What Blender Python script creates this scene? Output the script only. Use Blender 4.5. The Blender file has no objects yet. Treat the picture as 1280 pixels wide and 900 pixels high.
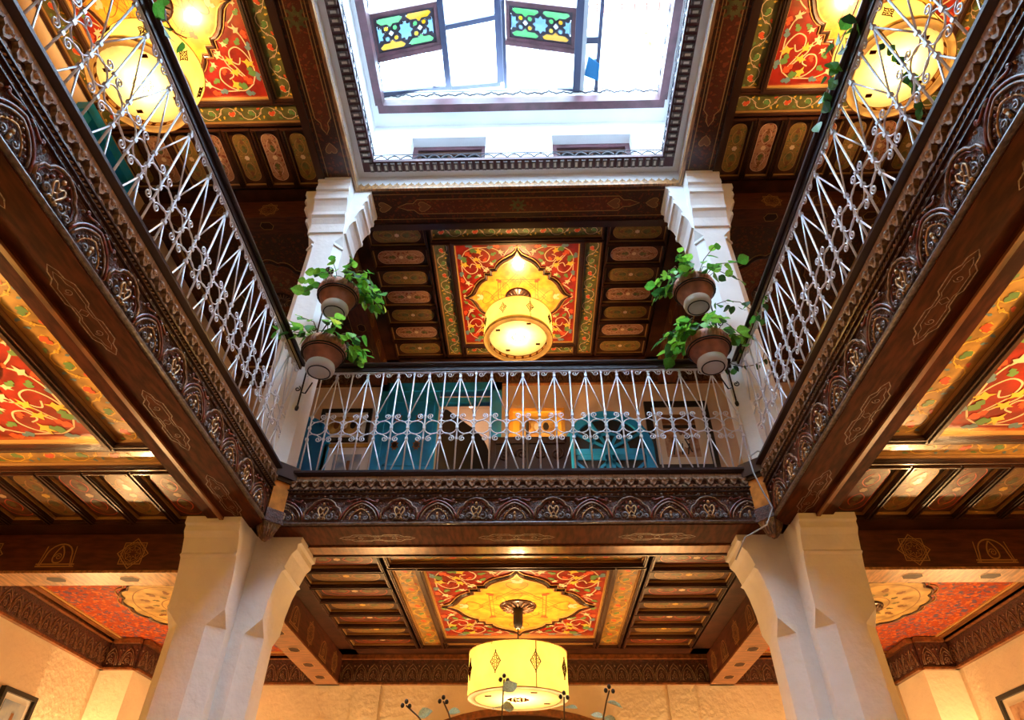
import bpy, math, random
from math import sin, cos, pi, radians, sqrt, atan2
from mathutils import Matrix, Vector
random.seed(7)
SC = bpy.context.scene
COL = SC.collection

# ------------------------------------------------------------------ camera
yaw, pitch, roll = radians(1.811), radians(39.878), radians(0.470)
fwd = Vector((-sin(yaw)*cos(pitch), cos(yaw)*cos(pitch), sin(pitch)))
rt = Vector((cos(yaw), sin(yaw), 0)); up = rt.cross(fwd)
r2 = rt*cos(roll)+up*sin(roll); u2 = up*cos(roll)-rt*sin(roll)
cd = bpy.data.cameras.new('camera'); cam = bpy.data.objects.new('camera', cd); COL.objects.link(cam)
cd.sensor_width = 36; cd.lens = 816.34/1280*36; cd.clip_start = .02
m = Matrix((r2, u2, -fwd)).transposed().to_4x4(); m.translation = (0, 0, 1.5); cam.matrix_world = m
SC.camera = cam

# ------------------------------------------------------------------ world, light, exposure
w = bpy.data.worlds.new('sky'); SC.world = w; w.use_nodes = True
bg = w.node_tree.nodes['Background']; bg.inputs[0].default_value = (.58, .78, 1.0, 1); bg.inputs[1].default_value = 19.0
vs = SC.view_settings; vs.view_transform = 'Standard'; vs.look = 'None'; vs.gamma = 1; vs.exposure = 0.0; vs.use_curve_mapping = False
WARM = (1.0, .59, .25)
P_LOW, P_UP, P_SIDE, P_SCONCE = 130, 145, 205, 150

# ------------------------------------------------------------------ plan (metres)
XL, XR, D = -2.1, 1.9, 4.8         # courtyard opening
XC = -0.1
YB = 8.4                            # back wall
WL, WR = -4.85, 4.65                # side walls
YF = -2.4                           # wall behind the camera
Y0 = .2                             # near edge of the courtyard opening
Z1B, Z1T = 3.81, 4.28               # balcony fascia
Z2 = 8.28                           # upper soffit

# ------------------------------------------------------------------ materials
def mat(name, col, rough=.5, metal=0, var=0, vscale=8, stretch=(1, 1, 1), col2=None, bump=0, bscale=40, coat=0, spec=.5, coord='Object', detail=4):
    m = bpy.data.materials.new(name); m.use_nodes = True
    nt = m.node_tree; b = nt.nodes['Principled BSDF']
    b.inputs['Base Color'].default_value = (*col, 1); b.inputs['Roughness'].default_value = rough
    b.inputs['Metallic'].default_value = metal; b.inputs['Coat Weight'].default_value = coat
    b.inputs['Coat Roughness'].default_value = .12; b.inputs['Specular IOR Level'].default_value = spec
    if var or bump or col2:
        tc = nt.nodes.new('ShaderNodeTexCoord'); mp = nt.nodes.new('ShaderNodeMapping')
        mp.inputs['Scale'].default_value = stretch
        nt.links.new(tc.outputs[coord], mp.inputs[0])
    if var or col2:
        n = nt.nodes.new('ShaderNodeTexNoise'); n.inputs['Scale'].default_value = vscale; n.inputs['Detail'].default_value = detail
        nt.links.new(mp.outputs[0], n.inputs[0])
        cr = nt.nodes.new('ShaderNodeValToRGB'); cr.color_ramp.elements[0].position = .38; cr.color_ramp.elements[1].position = .62
        c2 = col2 or tuple(min(1, c*(1+var)) for c in col)
        c1 = col if col2 else tuple(c*(1-var) for c in col)
        cr.color_ramp.elements[0].color = (*c1, 1); cr.color_ramp.elements[1].color = (*c2, 1)
        nt.links.new(n.outputs[0], cr.inputs[0]); nt.links.new(cr.outputs[0], b.inputs['Base Color'])
    if bump:
        n2 = nt.nodes.new('ShaderNodeTexNoise'); n2.inputs['Scale'].default_value = bscale; n2.inputs['Detail'].default_value = 5
        nt.links.new(mp.outputs[0], n2.inputs[0])
        bp = nt.nodes.new('ShaderNodeBump'); bp.inputs['Strength'].default_value = bump; bp.inputs['Distance'].default_value = .02
        nt.links.new(n2.outputs[0], bp.inputs['Height']); nt.links.new(bp.outputs[0], b.inputs['Normal'])
    return m

def motif(name, ground, figs, scale=14, rough=.36, coat=.12, thr=.16):
    """lacquered board with a small painted figure: voronoi cells in several colours over the ground"""
    m = bpy.data.materials.new(name); m.use_nodes = True
    nt = m.node_tree; N = nt.nodes; L = nt.links; b = N['Principled BSDF']
    b.inputs['Roughness'].default_value = rough; b.inputs['Coat Weight'].default_value = coat; b.inputs['Coat Roughness'].default_value = .15; b.inputs['Specular IOR Level'].default_value = .3
    tc = N.new('ShaderNodeTexCoord'); nz = N.new('ShaderNodeTexNoise'); nz.inputs['Scale'].default_value = scale*.7
    add = N.new('ShaderNodeMixRGB'); add.blend_type = 'ADD'; add.inputs[0].default_value = .12
    L.new(tc.outputs['Object'], nz.inputs[0]); L.new(tc.outputs['Object'], add.inputs[1]); L.new(nz.outputs['Color'], add.inputs[2])
    prev = None
    for i, (c, th, sc) in enumerate(figs):
        v = N.new('ShaderNodeTexVoronoi'); v.inputs['Scale'].default_value = scale*sc
        L.new(add.outputs[0], v.inputs[0])
        lt = N.new('ShaderNodeMath'); lt.operation = 'LESS_THAN'; lt.inputs[1].default_value = th
        L.new(v.outputs['Distance'], lt.inputs[0])
        mx = N.new('ShaderNodeMixRGB'); L.new(lt.outputs[0], mx.inputs[0])
        if prev is None: mx.inputs[1].default_value = (*ground, 1)
        else: L.new(prev.outputs[0], mx.inputs[1])
        mx.inputs[2].default_value = (*c, 1); prev = mx
    L.new(prev.outputs[0], b.inputs['Base Color'])
    return m

M = {}
M['wood_dark'] = mat('dark_walnut', (.045, .014, .006), .40, var=.45, vscale=5, stretch=(1, 1, 6), coat=.1, spec=.3, bump=.08, bscale=30)
M['wood_red'] = mat('red_brown_wood', (.085, .022, .010), .42, var=.35, vscale=6, stretch=(1, 5, 5), coat=.08, spec=.35, bump=.06, bscale=30)
M['soffit_wood'] = mat('red_brown_soffit_wood', (.075, .019, .007), .62, var=.35, vscale=6, stretch=(5, 1, 5), spec=.06)
M['wood_mid'] = mat('amber_brown_wood', (.20, .066, .018), .35, var=.35, vscale=5, stretch=(5, 1, 5), coat=.4, bump=.06)
M['wood_light'] = mat('worn_golden_wood', (.40, .19, .06), .38, var=.4, vscale=6, stretch=(6, 1, 6), coat=.3, bump=.1)
M['wood_orange'] = mat('polished_orange_wood', (.52, .18, .03), .25, var=.3, vscale=9, coat=.6)
M['wood_fine'] = mat('dark_turned_moulding', (.040, .014, .008), .3, coat=.5)
M['carved'] = mat('carved_dark_wood', (.045, .016, .010), .36, col2=(.11, .030, .018), vscale=30, bump=.7, bscale=70, coat=.3)
M['carve_red'] = mat('dull_red_paint', (.17, .030, .020), .35, var=.4, vscale=40, coat=.4)
M['carve_gold'] = mat('rubbed_gilding', (.46, .27, .11), .36, metal=.35, var=.4, vscale=30)
M['carve_tan'] = mat('tan_carving', (.20, .105, .055), .36, var=.45, vscale=40, coat=.3, bump=.3, bscale=90)
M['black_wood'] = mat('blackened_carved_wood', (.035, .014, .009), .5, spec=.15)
M['scallop_wood'] = mat('pale_scallop_wood', (.29, .18, .105), .45, var=.4, vscale=35)
M['carve_grey'] = mat('greyed_carving', (.15, .13, .13), .36, var=.4, vscale=40, coat=.3)
M['gold'] = mat('gold_line', (.70, .42, .13), .3, metal=.45)
M['gold_dim'] = mat('old_gold_line', (.42, .23, .075), .4, metal=.3)
M['plaster'] = mat('white_plaster', (.90, .88, .84), .9, var=.04, vscale=3, bump=.55, bscale=14, spec=.2)
M['plaster_up'] = mat('smooth_white_plaster', (.90, .89, .87), .88, var=.03, vscale=3, bump=.25, bscale=12, spec=.2)
M['plaster_white'] = mat('bright_whitewash', (.92, .93, .94), .9, var=.02, vscale=2, bump=.1, spec=.2)
M['wall'] = mat('cream_limewash', (.84, .72, .53), .9, var=.05, vscale=2, bump=.5, bscale=16, spec=.2)
M['wall_up'] = mat('peach_limewash', (.76, .56, .38), .9, var=.05, vscale=2, bump=.2, bscale=16, spec=.2)
M['floor'] = mat('terracotta_floor', (.22, .12, .07), .5, var=.2, vscale=3)
M['red'] = mat('red_lacquer', (.27, .016, .008), .3, var=.3, vscale=7, coat=.6)
M['yellow'] = mat('golden_lacquer', (.74, .36, .035), .3, var=.22, vscale=9, coat=.6)
M['p_yel'] = mat('yellow_paint', (.86, .52, .06), .35, coat=.4)
M['p_cream'] = mat('cream_paint', (.80, .58, .34), .35, coat=.4)
M['p_green'] = mat('green_paint', (.13, .26, .07), .35, coat=.4)
M['p_blue'] = mat('grey_blue_paint', (.14, .24, .27), .35, coat=.4)
M['p_orange'] = mat('scarlet_paint', (.70, .09, .025), .35, coat=.4)
M['p_brown'] = mat('brown_paint', (.20, .075, .02), .35, coat=.4)
M['p_pink'] = mat('pale_pink_paint', (.66, .40, .28), .4, coat=.3)
M['ochre_gold'] = mat('aged_gold_ground', (.52, .33, .10), .35, var=.3, vscale=7, coat=.4)
M['olive'] = mat('olive_green_lacquer', (.12, .115, .03), .32, var=.3, vscale=10, coat=.5)
M['ochre'] = mat('lamplit_ochre_lacquer', (.42, .22, .045), .32, var=.3, vscale=8, coat=.5)  # green-gold strip ground with the warm lamplight mixed into its colour
M['oval_gold'] = motif('painted_oval_olive_gold', (0.250, 0.149, 0.039), [((0.115, 0.135, 0.039), .30, 1), ((0.480, 0.288, 0.078), .16, 1.6), ((0.327, 0.067, 0.029), .17, 1.1)], 20)
M['oval_pink'] = motif('painted_oval_salmon', (0.423, 0.211, 0.115), [((0.240, 0.053, 0.029), .32, 1), ((0.096, 0.105, 0.057), .20, 1.3), ((0.577, 0.366, 0.174), .13, 1.7)], 22)
M['oval_red'] = motif('painted_oval_red_brown', (0.119, 0.032, 0.014), [((0.168, 0.070, 0.021), .30, 1), ((0.063, 0.070, 0.025), .20, 1.3), ((0.252, 0.126, 0.042), .12, 1.7)], 20)
M['oval_ochre'] = motif('painted_oval_ochre', (0.236, 0.124, 0.031), [((0.081, 0.087, 0.025), .28, 1), ((0.223, 0.046, 0.015), .24, 1.2), ((0.341, 0.211, 0.062), .12, 1.7)], 20)
M['soffit_paint'] = motif('painted_soffit', (.055, .018, .009), [((.16, .035, .012), .34, 1), ((.10, .06, .02), .18, 1.4), ((.26, .08, .03), .10, 2)], 17, coat=.35)
M['soffit_red'] = motif('red_painted_cartouche', (.13, .03, .012), [((.26, .055, .02), .34, 1), ((.16, .09, .03), .2, 1.4), ((.34, .16, .06), .10, 2)], 17, coat=.35)
M['speckle'] = motif('orange_blue_speckled_paint', (.40, .060, .015), [((.12, .085, .14), .40, 1), ((.62, .16, .03), .34, 1.3), ((.16, .10, .14), .22, 2.1)], 15)
M['iron'] = mat('silver_painted_iron', (.74, .78, .86), .35, metal=.25, spec=.6)
M['iron_dark'] = mat('black_iron', (.02, .02, .025), .4, metal=.5)
M['rail'] = mat('dark_handrail', (.028, .014, .016), .38, coat=.15, spec=.35)
M['terra'] = mat('terracotta', (.33, .105, .055), .6, var=.3, vscale=9)
M['terra_top'] = mat('pale_terracotta_band', (.50, .20, .14), .6, var=.3, vscale=14)
M['glaze'] = mat('white_glaze', (.66, .64, .62), .4)
M['stem'] = mat('brown_stem', (.12, .08, .05), .6)
M['stem_dark'] = mat('grey_bud', (.055, .05, .05), .6)
M['teal'] = mat('teal_paint', (.004, .25, .56), .45, var=.15, vscale=5)
M['teal_d'] = mat('dark_teal_paint', (.003, .14, .33), .45)
M['black'] = mat('black', (.012, .010, .010), .5)
M['dark_glass'] = mat('dark_glass', (.015, .018, .02), .08, spec=.8)
M['paper'] = mat('cream_mount', (.70, .58, .42), .8)
M['paper_white'] = mat('white_mount', (.72, .70, .66), .8)
M['gilt'] = mat('gilt_frame', (.68, .40, .08), .3, metal=.5)
M['pic_sepia'] = mat('sepia_print', (.24, .10, .05), .7, col2=(.50, .30, .17), vscale=9)
M['pic_blue'] = mat('blue_sky_print', (.13, .20, .33), .7, col2=(.36, .38, .40), vscale=5)
M['pic_warm'] = mat('warm_print', (.26, .13, .04), .7, col2=(.62, .40, .12), vscale=6)
M['grey'] = mat('grey_plastic', (.40, .42, .45), .4)
M['frame_wood'] = mat('violet_brown_wood', (.10, .035, .045), .45, var=.25, vscale=6)
M['navy'] = mat('slate_blue_metal', (.045, .055, .11), .45)
M['lead'] = mat('dark_fretwork', (.03, .022, .035), .5)
M['wire'] = mat('dark_wire', (.03, .03, .05), .5)
M['tile_red'] = mat('red_roof_tile', (.55, .22, .17), .7, var=.2, vscale=9)

def leafmat(name, col, back):
    m = mat(name, col, .42, var=.35, vscale=9); nt = m.node_tree; N = nt.nodes; p = N['Principled BSDF']; o = N['Material Output']
    t = N.new('ShaderNodeBsdfTranslucent'); t.inputs[0].default_value = (*back, 1); a = N.new('ShaderNodeMixShader'); a.inputs[0].default_value = .38
    nt.links.new(p.outputs[0], a.inputs[1]); nt.links.new(t.outputs[0], a.inputs[2]); nt.links.new(a.outputs[0], o.inputs[0]); return m
M['leaf'] = leafmat('green_leaf', (.065, .25, .035), (.14, .50, .05))
M['leaf_l'] = leafmat('bright_leaf', (.17, .42, .04), (.35, .75, .08))
M['leaf_y'] = leafmat('yellow_leaf', (.55, .62, .06), (.8, .85, .10))
M['leaf_d'] = leafmat('dark_leaf', (.03, .10, .03), (.04, .16, .03))
M['leaf_pale'] = leafmat('pale_grey_green_leaf', (.50, .60, .40), (.62, .70, .40))

def glassmat(name, tint, gloss=.06):
    m = bpy.data.materials.new(name); m.use_nodes = True; nt = m.node_tree
    for n in list(nt.nodes): nt.nodes.remove(n)
    o = nt.nodes.new('ShaderNodeOutputMaterial'); mx = nt.nodes.new('ShaderNodeMixShader'); t = nt.nodes.new('ShaderNodeBsdfTransparent'); g = nt.nodes.new('ShaderNodeBsdfGlossy')
    t.inputs[0].default_value = (*tint, 1); g.inputs['Roughness'].default_value = .08; mx.inputs[0].default_value = gloss
    nt.links.new(t.outputs[0], mx.inputs[1]); nt.links.new(g.outputs[0], mx.inputs[2]); nt.links.new(mx.outputs[0], o.inputs[0])
    return m
M['glass'] = glassmat('clear_glass', (.93, .96, .97))
M['g_green'] = glassmat('green_glass', (0.142, 0.323, 0.164))
M['g_orange'] = glassmat('orange_glass', (0.385, 0.253, 0.037))
M['g_yellow'] = glassmat('yellow_glass', (0.402, 0.301, 0.037))
M['g_blue'] = glassmat('pale_blue_glass', (0.192, 0.272, 0.333))
M['g_white'] = glassmat('white_glass', (0.385, 0.402, 0.426))
M['g_frost'] = glassmat('frosted_panel', (0.434, 0.418, 0.410))

def shade_mat(name, tr, tl, diff, trw, stained=False):
    """parchment: part of the bulb's light goes straight through, part glows in the skin"""
    m = bpy.data.materials.new(name); m.use_nodes = True; nt = m.node_tree
    for n in list(nt.nodes): nt.nodes.remove(n)
    N = nt.nodes; L = nt.links
    o = N.new('ShaderNodeOutputMaterial'); mx = N.new('ShaderNodeMixShader'); t = N.new('ShaderNodeBsdfTransparent')
    a = N.new('ShaderNodeAddShader'); T = N.new('ShaderNodeBsdfTranslucent'); d = N.new('ShaderNodeBsdfDiffuse')
    t.inputs[0].default_value = (*tr, 1); d.inputs[0].default_value = (*diff, 1); mx.inputs[0].default_value = 1-trw
    tc = N.new('ShaderNodeTexCoord'); nz = N.new('ShaderNodeTexNoise'); nz.inputs['Scale'].default_value = 5; nz.inputs['Detail'].default_value = 4
    L.new(tc.outputs['Object'], nz.inputs[0]); cr = N.new('ShaderNodeValToRGB')
    cr.color_ramp.elements[0].position = .35; cr.color_ramp.elements[1].position = .65
    cr.color_ramp.elements[0].color = (*[c*.72 for c in tl], 1); cr.color_ramp.elements[1].color = (*tl, 1)
    L.new(nz.outputs[0], cr.inputs[0]); L.new(cr.outputs[0], T.inputs[0])
    L.new(T.outputs[0], a.inputs[0]); L.new(d.outputs[0], a.inputs[1])
    L.new(t.outputs[0], mx.inputs[1]); L.new(a.outputs[0], mx.inputs[2]); L.new(mx.outputs[0], o.inputs[0])
    return m
M['shade'] = shade_mat('parchment_shade', (1, .80, .45), (.28, .27, .085), (.06, .04, .015), .10)
M['diffuser'] = shade_mat('parchment_diffuser', (1, .85, .55), (.31, .33, .18), (.06, .04, .015), .27)
M['rim'] = shade_mat('white_rim_cloth', (1, .85, .55), (.34, .40, .34), (.3, .28, .2), .1)
M['band'] = shade_mat('patterned_inner_band', (1, .92, .75), (.25, .10, .02), (.2, .08, .03), .72)
M['rim_deep'] = shade_mat('white_rim_cloth_deep', (1, .9, .7), (.95, .92, .66), (.3, .28, .2), .1)
M['henna'] = shade_mat('henna_ornament', (.6, .2, .05), (.05, .012, .002), (.03, .008, .002), .03)

# ------------------------------------------------------------------ mesh builder
class MB:
    def __init__(s):
        s.v = []; s.f = []; s.m = []; s.sm = []; s.T = Matrix.Identity(4)
    def add(s, vs, fs, mi=0, smooth=False):
        o = len(s.v)
        for p in vs: s.v.append(tuple(s.T @ Vector(p)))
        for f in fs: s.f.append([o+i for i in f]); s.m.append(mi); s.sm.append(smooth)
    def box(s, x0, x1, y0, y1, z0, z1, mi=0):
        s.add([(x0,y0,z0),(x1,y0,z0),(x1,y1,z0),(x0,y1,z0),(x0,y0,z1),(x1,y0,z1),(x1,y1,z1),(x0,y1,z1)],
              [(0,3,2,1),(4,5,6,7),(0,1,5,4),(1,2,6,5),(2,3,7,6),(3,0,4,7)], mi)
    def prism(s, pts, z0, z1, mi=0, cap=True):
        n = len(pts); s.add([(x,y,z0) for x,y in pts]+[(x,y,z1) for x,y in pts],
              [(i,(i+1)%n,n+(i+1)%n,n+i) for i in range(n)]+([list(range(n))[::-1], list(range(n,2*n))] if cap else []), mi)
    def poly(s, pts, z=0, mi=0):
        s.add([(x,y,z) for x,y in pts], [list(range(len(pts)))], mi)
    def ribbon(s, pts, w, z=0, mi=0, closed=False, taper=False):
        n = len(pts); vs = []
        for i in range(n):
            a = pts[(i-1)%n] if closed or i > 0 else pts[i]; b = pts[(i+1)%n] if closed or i < n-1 else pts[i]
            dx, dy = b[0]-a[0], b[1]-a[1]; l = math.hypot(dx,dy) or 1
            ww = w/2*((1-.8*abs(2*i/(n-1)-1)) if taper else 1)
            vs += [(pts[i][0]-dy/l*ww, pts[i][1]+dx/l*ww, z), (pts[i][0]+dy/l*ww, pts[i][1]-dx/l*ww, z)]
        k = n if closed else n-1
        s.add(vs, [(2*i,2*i+1,(2*i+3)%(2*n),(2*i+2)%(2*n)) for i in range(k)], mi)
    def tube(s, pts, r, n=6, mi=0, closed=False, smooth=True):
        P = [Vector(p) for p in pts]; N = len(P); vs = []
        prev = None
        for i in range(N):
            a = P[(i-1)%N] if closed or i > 0 else P[i]; b = P[(i+1)%N] if closed or i < N-1 else P[i]
            t = (b-a).normalized() if (b-a).length > 1e-9 else Vector((0,0,1))
            if prev is None:
                ref = Vector((0,0,1)) if abs(t.z) < .9 else Vector((1,0,0))
                u = t.cross(ref).normalized()
            else:
                u = prev - t*prev.dot(t); u = u.normalized() if u.length > 1e-6 else t.orthogonal().normalized()
            prev = u; v = t.cross(u); rr = r[i] if isinstance(r, (list, tuple)) else r
            for k in range(n):
                an = 2*pi*k/n+pi/n; q = P[i]+(u*cos(an)+v*sin(an))*rr; vs.append(tuple(q))
        K = N if closed else N-1; fs = []
        for i in range(K):
            for k in range(n):
                a = i*n+k; b = i*n+(k+1)%n; c = ((i+1)%N)*n+(k+1)%n; d = ((i+1)%N)*n+k
                fs.append((a,b,c,d))
        if not closed: fs += [list(range(n))[::-1], list(range((N-1)*n, N*n))]
        s.add(vs, fs, mi, smooth)
    def lathe(s, prof, n=24, mi=0, c=(0,0,0), smooth=True, a0=0, a1=2*pi):
        full = abs(a1-a0-2*pi) < 1e-6; k = n if full else n+1; vs = []
        for r, z in prof:
            for i in range(k):
                a = a0+(a1-a0)*i/n; vs.append((c[0]+r*cos(a), c[1]+r*sin(a), c[2]+z))
        fs = []
        for j in range(len(prof)-1):
            for i in range(n):
                b = (i+1)%k if full else i+1
                fs.append((j*k+i, j*k+b, (j+1)*k+b, (j+1)*k+i))
        s.add(vs, fs, mi, smooth)
    def ball(s, c, r, mi=0, n=6, sq=(1,1,1)):
        vs = []; fs = []; h = n//2+1
        for j in range(h+1):
            th = pi*j/h
            for i in range(n): vs.append((c[0]+r*sq[0]*sin(th)*cos(2*pi*i/n), c[1]+r*sq[1]*sin(th)*sin(2*pi*i/n), c[2]+r*sq[2]*cos(th)))
        for j in range(h):
            for i in range(n): fs.append((j*n+i, (j+1)*n+i, (j+1)*n+(i+1)%n, j*n+(i+1)%n))
        s.add(vs, fs, mi, True)
    def mesh(s, name, mats):
        me = bpy.data.meshes.new(name); me.from_pydata(s.v, [], s.f); me.update()
        for x in mats: me.materials.append(M[x])
        me.polygons.foreach_set('material_index', s.m); me.polygons.foreach_set('use_smooth', s.sm)
        return me
    def build(s, name, mats, parent=None, **kw):
        return put(name, s.mesh(name, mats if isinstance(mats, (list, tuple)) else [mats]), parent, **kw)

def put(name, me, parent=None, loc=(0,0,0), rot=(0,0,0), scale=(1,1,1)):
    o = bpy.data.objects.new(name, me); COL.objects.link(o)
    if parent is not None: o.parent = parent
    o.location = loc; o.rotation_euler = rot; o.scale = scale
    return o
def empty(name, loc=(0,0,0), rz=0, parent=None):
    o = bpy.data.objects.new(name, None); COL.objects.link(o); o.location = loc; o.rotation_euler = (0,0,rz); o.empty_display_size = .05
    if parent is not None: o.parent = parent
    return o
def tag(o, label, cat, group=None):
    o['label'] = label; o['category'] = cat
    if group: o['group'] = group
    return o
def struct(o): o['kind'] = 'structure'; return o
def boxo(name, mats, b, parent=None):
    mb = MB(); mb.box(*b); return mb.build(name, mats, parent)
UVN = lambda y=0: Matrix(((1,0,0,0),(0,0,-1,y),(0,1,0,0),(0,0,0,1)))      # (u,v,n) -> x, z, -y : figures on a wall facing -y

def arc(cx, cy, r, a0, a1, n=10, ry=None):
    return [(cx+r*cos(radians(a0+(a1-a0)*i/n)), cy+(ry or r)*sin(radians(a0+(a1-a0)*i/n))) for i in range(n+1)]
def spiral(cx, cy, r0, r1, a0, turns, n=14):
    return [(cx+(r0+(r1-r0)*i/n)*cos(a0+2*pi*turns*i/n), cy+(r0+(r1-r0)*i/n)*sin(a0+2*pi*turns*i/n)) for i in range(n+1)]
def bez(p0, p1, p2, p3, n=8):
    return [tuple((1-t)**3*a+3*(1-t)**2*t*b+3*(1-t)*t*t*c+t**3*d for a,b,c,d in zip(p0,p1,p2,p3)) for t in [i/n for i in range(n+1)]]
def stadium(hx, hy, n=6):
    r = min(hx, hy)*.98
    return arc(hx-r,hy-r,r,0,90,n)+arc(-hx+r,hy-r,r,90,180,n)+arc(-hx+r,-hy+r,r,180,270,n)+arc(hx-r,-hy+r,r,270,360,n)

# ================================================================== STRUCTURE
def wallbox(name, m, b): return struct(boxo(name, m, b))
wallbox('floor', ['floor'], (WL-.2, WR+.2, YF-.2, YB+.2, -.15, 0))
# lower back wall with the arched opening below the lantern
mb = MB()
mb.box(WL, -1.4, YB, YB+.25, 0, 4.2); mb.box(1.12, WR, YB, YB+.25, 0, 4.2)
mb.T = UVN(YB)
a = arc(-.14, 2.72, 1.26, 0, 180, 18, .48)
mb.prism([(-1.4,4.2)]+[(-1.4,2.72)]+a[1:-1][::-1]+[(1.12,2.72),(1.12,4.2)], -.25, 0)
wb = struct(mb.build('wall_back', ['wall']))
mb = MB(); mb.T = UVN(YB); ao = arc(-.14, 2.72, 1.32, 0, 180, 18, .54); ai = arc(-.14, 2.72, 1.24, 0, 180, 18, .47)
for i in range(18): mb.prism([ao[i], ao[i+1], ai[i+1], ai[i]], -.02, .05)
mb.box(1.10,1.18,0,2.72,-.02,.05); mb.box(-1.46,-1.38,0,2.72,-.02,.05)
mb.build('arch_surround', ['wood_mid'], wb)
boxo('arch_shade_backing', ['black_wood'], (-1.38, 1.10, YB+.02, YB+.06, 0, 3.19), wb)  # near-black sheet, the darkness inside the arch put into its colour
for x0, x1 in ((WL, WL+.38), (WR-.38, WR)):
    boxo('corner_pier', ['wall'], (x0, x1, 7.75, YB, 0, 3.8), wb)
for x in (-1.95, 1.75):
    boxo('pilaster', ['wall'], (x-.16, x+.16, YB-.022, YB, 0, 3.8), wb)
wallbox('wall_left', ['wall'], (WL-.2, WL, YF, YB+.2, 0, 4.2))
wallbox('wall_right', ['wall'], (WR, WR+.2, YF, YB+.2, 0, 4.2))
wallbox('wall_front', ['wall'], (WL-.2, WR+.2, YF-.2, YF, 0, 8.3))
wallbox('wall_left_upper', ['wall_up'], (WL-.2, WL, YF, YB+.2, 4.2, 8.6))
wallbox('wall_right_upper', ['wall_up'], (WR, WR+.2, YF, YB+.2, 4.2, 8.6))
# upper back wall with the doorway
DX0, DX1, DXM, DT = -2.28, -.5, -1.42, 7.95
mb = MB(); mb.box(WL, DX0, YB, YB+.25, 4.2, 8.6); mb.box(DX1, WR, YB, YB+.25, 4.2, 8.6); mb.box(DX0, DX1, YB, YB+.25, DT, 8.6)
struct(mb.build('wall_back_upper', ['wall_up']))
mb = MB(); mb.box(-3.2, .6, YB+1.5, YB+1.6, 4.2, 8.7); mb.box(-3.3, -3.2, YB+.25, YB+1.6, 4.2, 8.7); mb.box(.6, .7, YB+.25, YB+1.6, 4.2, 8.7); mb.box(-3.3, .7, YB+.25, YB+1.6, 8.6, 8.7); mb.box(-3.3, .7, YB+.25, YB+1.6, 4.1, 4.2)
struct(mb.build('wall_room_behind', ['wall_up']))
# gallery floors
mb = MB(); mb.box(WL, WR, D+.06, YB, 4.02, 4.27); mb.box(WL, XL-.06, YF, D+.06, 4.02, 4.27); mb.box(XR+.06, WR, YF, D+.06, 4.02, 4.27)
struct(mb.build('floor_gallery', ['wood_mid']))

# roof slab above the upper ceiling, and the shaft of the skylight
mb = MB(); mb.box(WL-.2, WR+.2, 5.3, YB+.25, 8.6, 8.8); mb.box(WL-.2, XL-.35, YF-.2, 5.3, 8.6, 8.8); mb.box(XR+.35, WR+.2, YF-.2, 5.3, 8.6, 8.8)
struct(mb.build('ceiling_slab', ['plaster_white']))
SX0, SX1, SY = XL-.10, XR+.14, 5.12
WINX = ((-1.62, -.56), (.38, 1.50))
mb = MB()     # back wall of the shaft with two window openings
mb.box(SX0-.2, WINX[0][0], SY, SY+.2, 8.6, 10.28); mb.box(WINX[0][1], WINX[1][0], SY, SY+.2, 8.6, 10.28); mb.box(WINX[1][1], SX1+.2, SY, SY+.2, 8.6, 10.28)
for a, b in WINX: mb.box(a, b, SY, SY+.2, 9.96, 10.28); mb.box(a, b, SY, SY+.2, 8.6, 8.95)
struct(mb.build('wall_shaft_back', ['plaster_white']))
wallbox('wall_shaft_left', ['plaster_white'], (SX0-.2, SX0, Y0, SY, 8.6, 10.28))
wallbox('wall_shaft_right', ['plaster_white'], (SX1, SX1+.2, Y0, SY, 8.6, 10.28))
wallbox('wall_shaft_front', ['plaster_white'], (SX0-.2, SX1+.2, Y0-.2, Y0, 8.28, 10.42))  # out of view, set forward to shorten the sky opening
wallbox('ceiling_added_front', ['wood_dark'], (WL-.2, WR+.2, YF-.2, Y0, 8.3, 8.6))  # unseen slab added to keep sky light off the near side
wallbox('floor_added_front', ['wood_red'], (XL-.1, XR+.1, YF, Y0, 3.85, 4.28))  # unseen balcony slab added, blocks daylight above the camera
mb = MB(); mb.box(SX0-.2, SX1+.2, 4.84, SY+.3, 10.28, 10.42); mb.box(SX0-.2, XL+.02, Y0, 4.84, 10.28, 10.42); mb.box(XR+.06, SX1+.2, Y0, 4.84, 10.28, 10.42)
struct(mb.build('ceiling_skylight_soffit', ['plaster_white']))
for i, (a, b) in enumerate(WINX):
    wn = struct(empty('window_%d' % (i+1), ((a+b)/2, SY+.2, 8.95)))
    h = (b-a)/2
    mb = MB()
    mb.box(-h, h, -.05, .03, .93, 1.01); mb.box(-h, -h+.07, -.05, .03, 0, .93); mb.box(h-.07, h, -.05, .03, 0, .93); mb.box(-h, h, -.05, .03, 0, .06)
    mb.build('window_frame', ['frame_wood'], wn)
    mb = MB(); mb.box(-h+.07, h-.07, -.02, .02, .84, .93); mb.box(-h+.07, -h+.12, -.02, .02, .06, .84); mb.box(h-.12, h-.07, -.02, .02, .06, .84); mb.box(-.03,.03,-.02,.02,.06,.84)
    mb.build('window_sash', ['wood_dark'], wn)
    boxo('pane', ['dark_glass'], (-h+.1, h-.1, .0, .01, .06, .86), wn)

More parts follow.
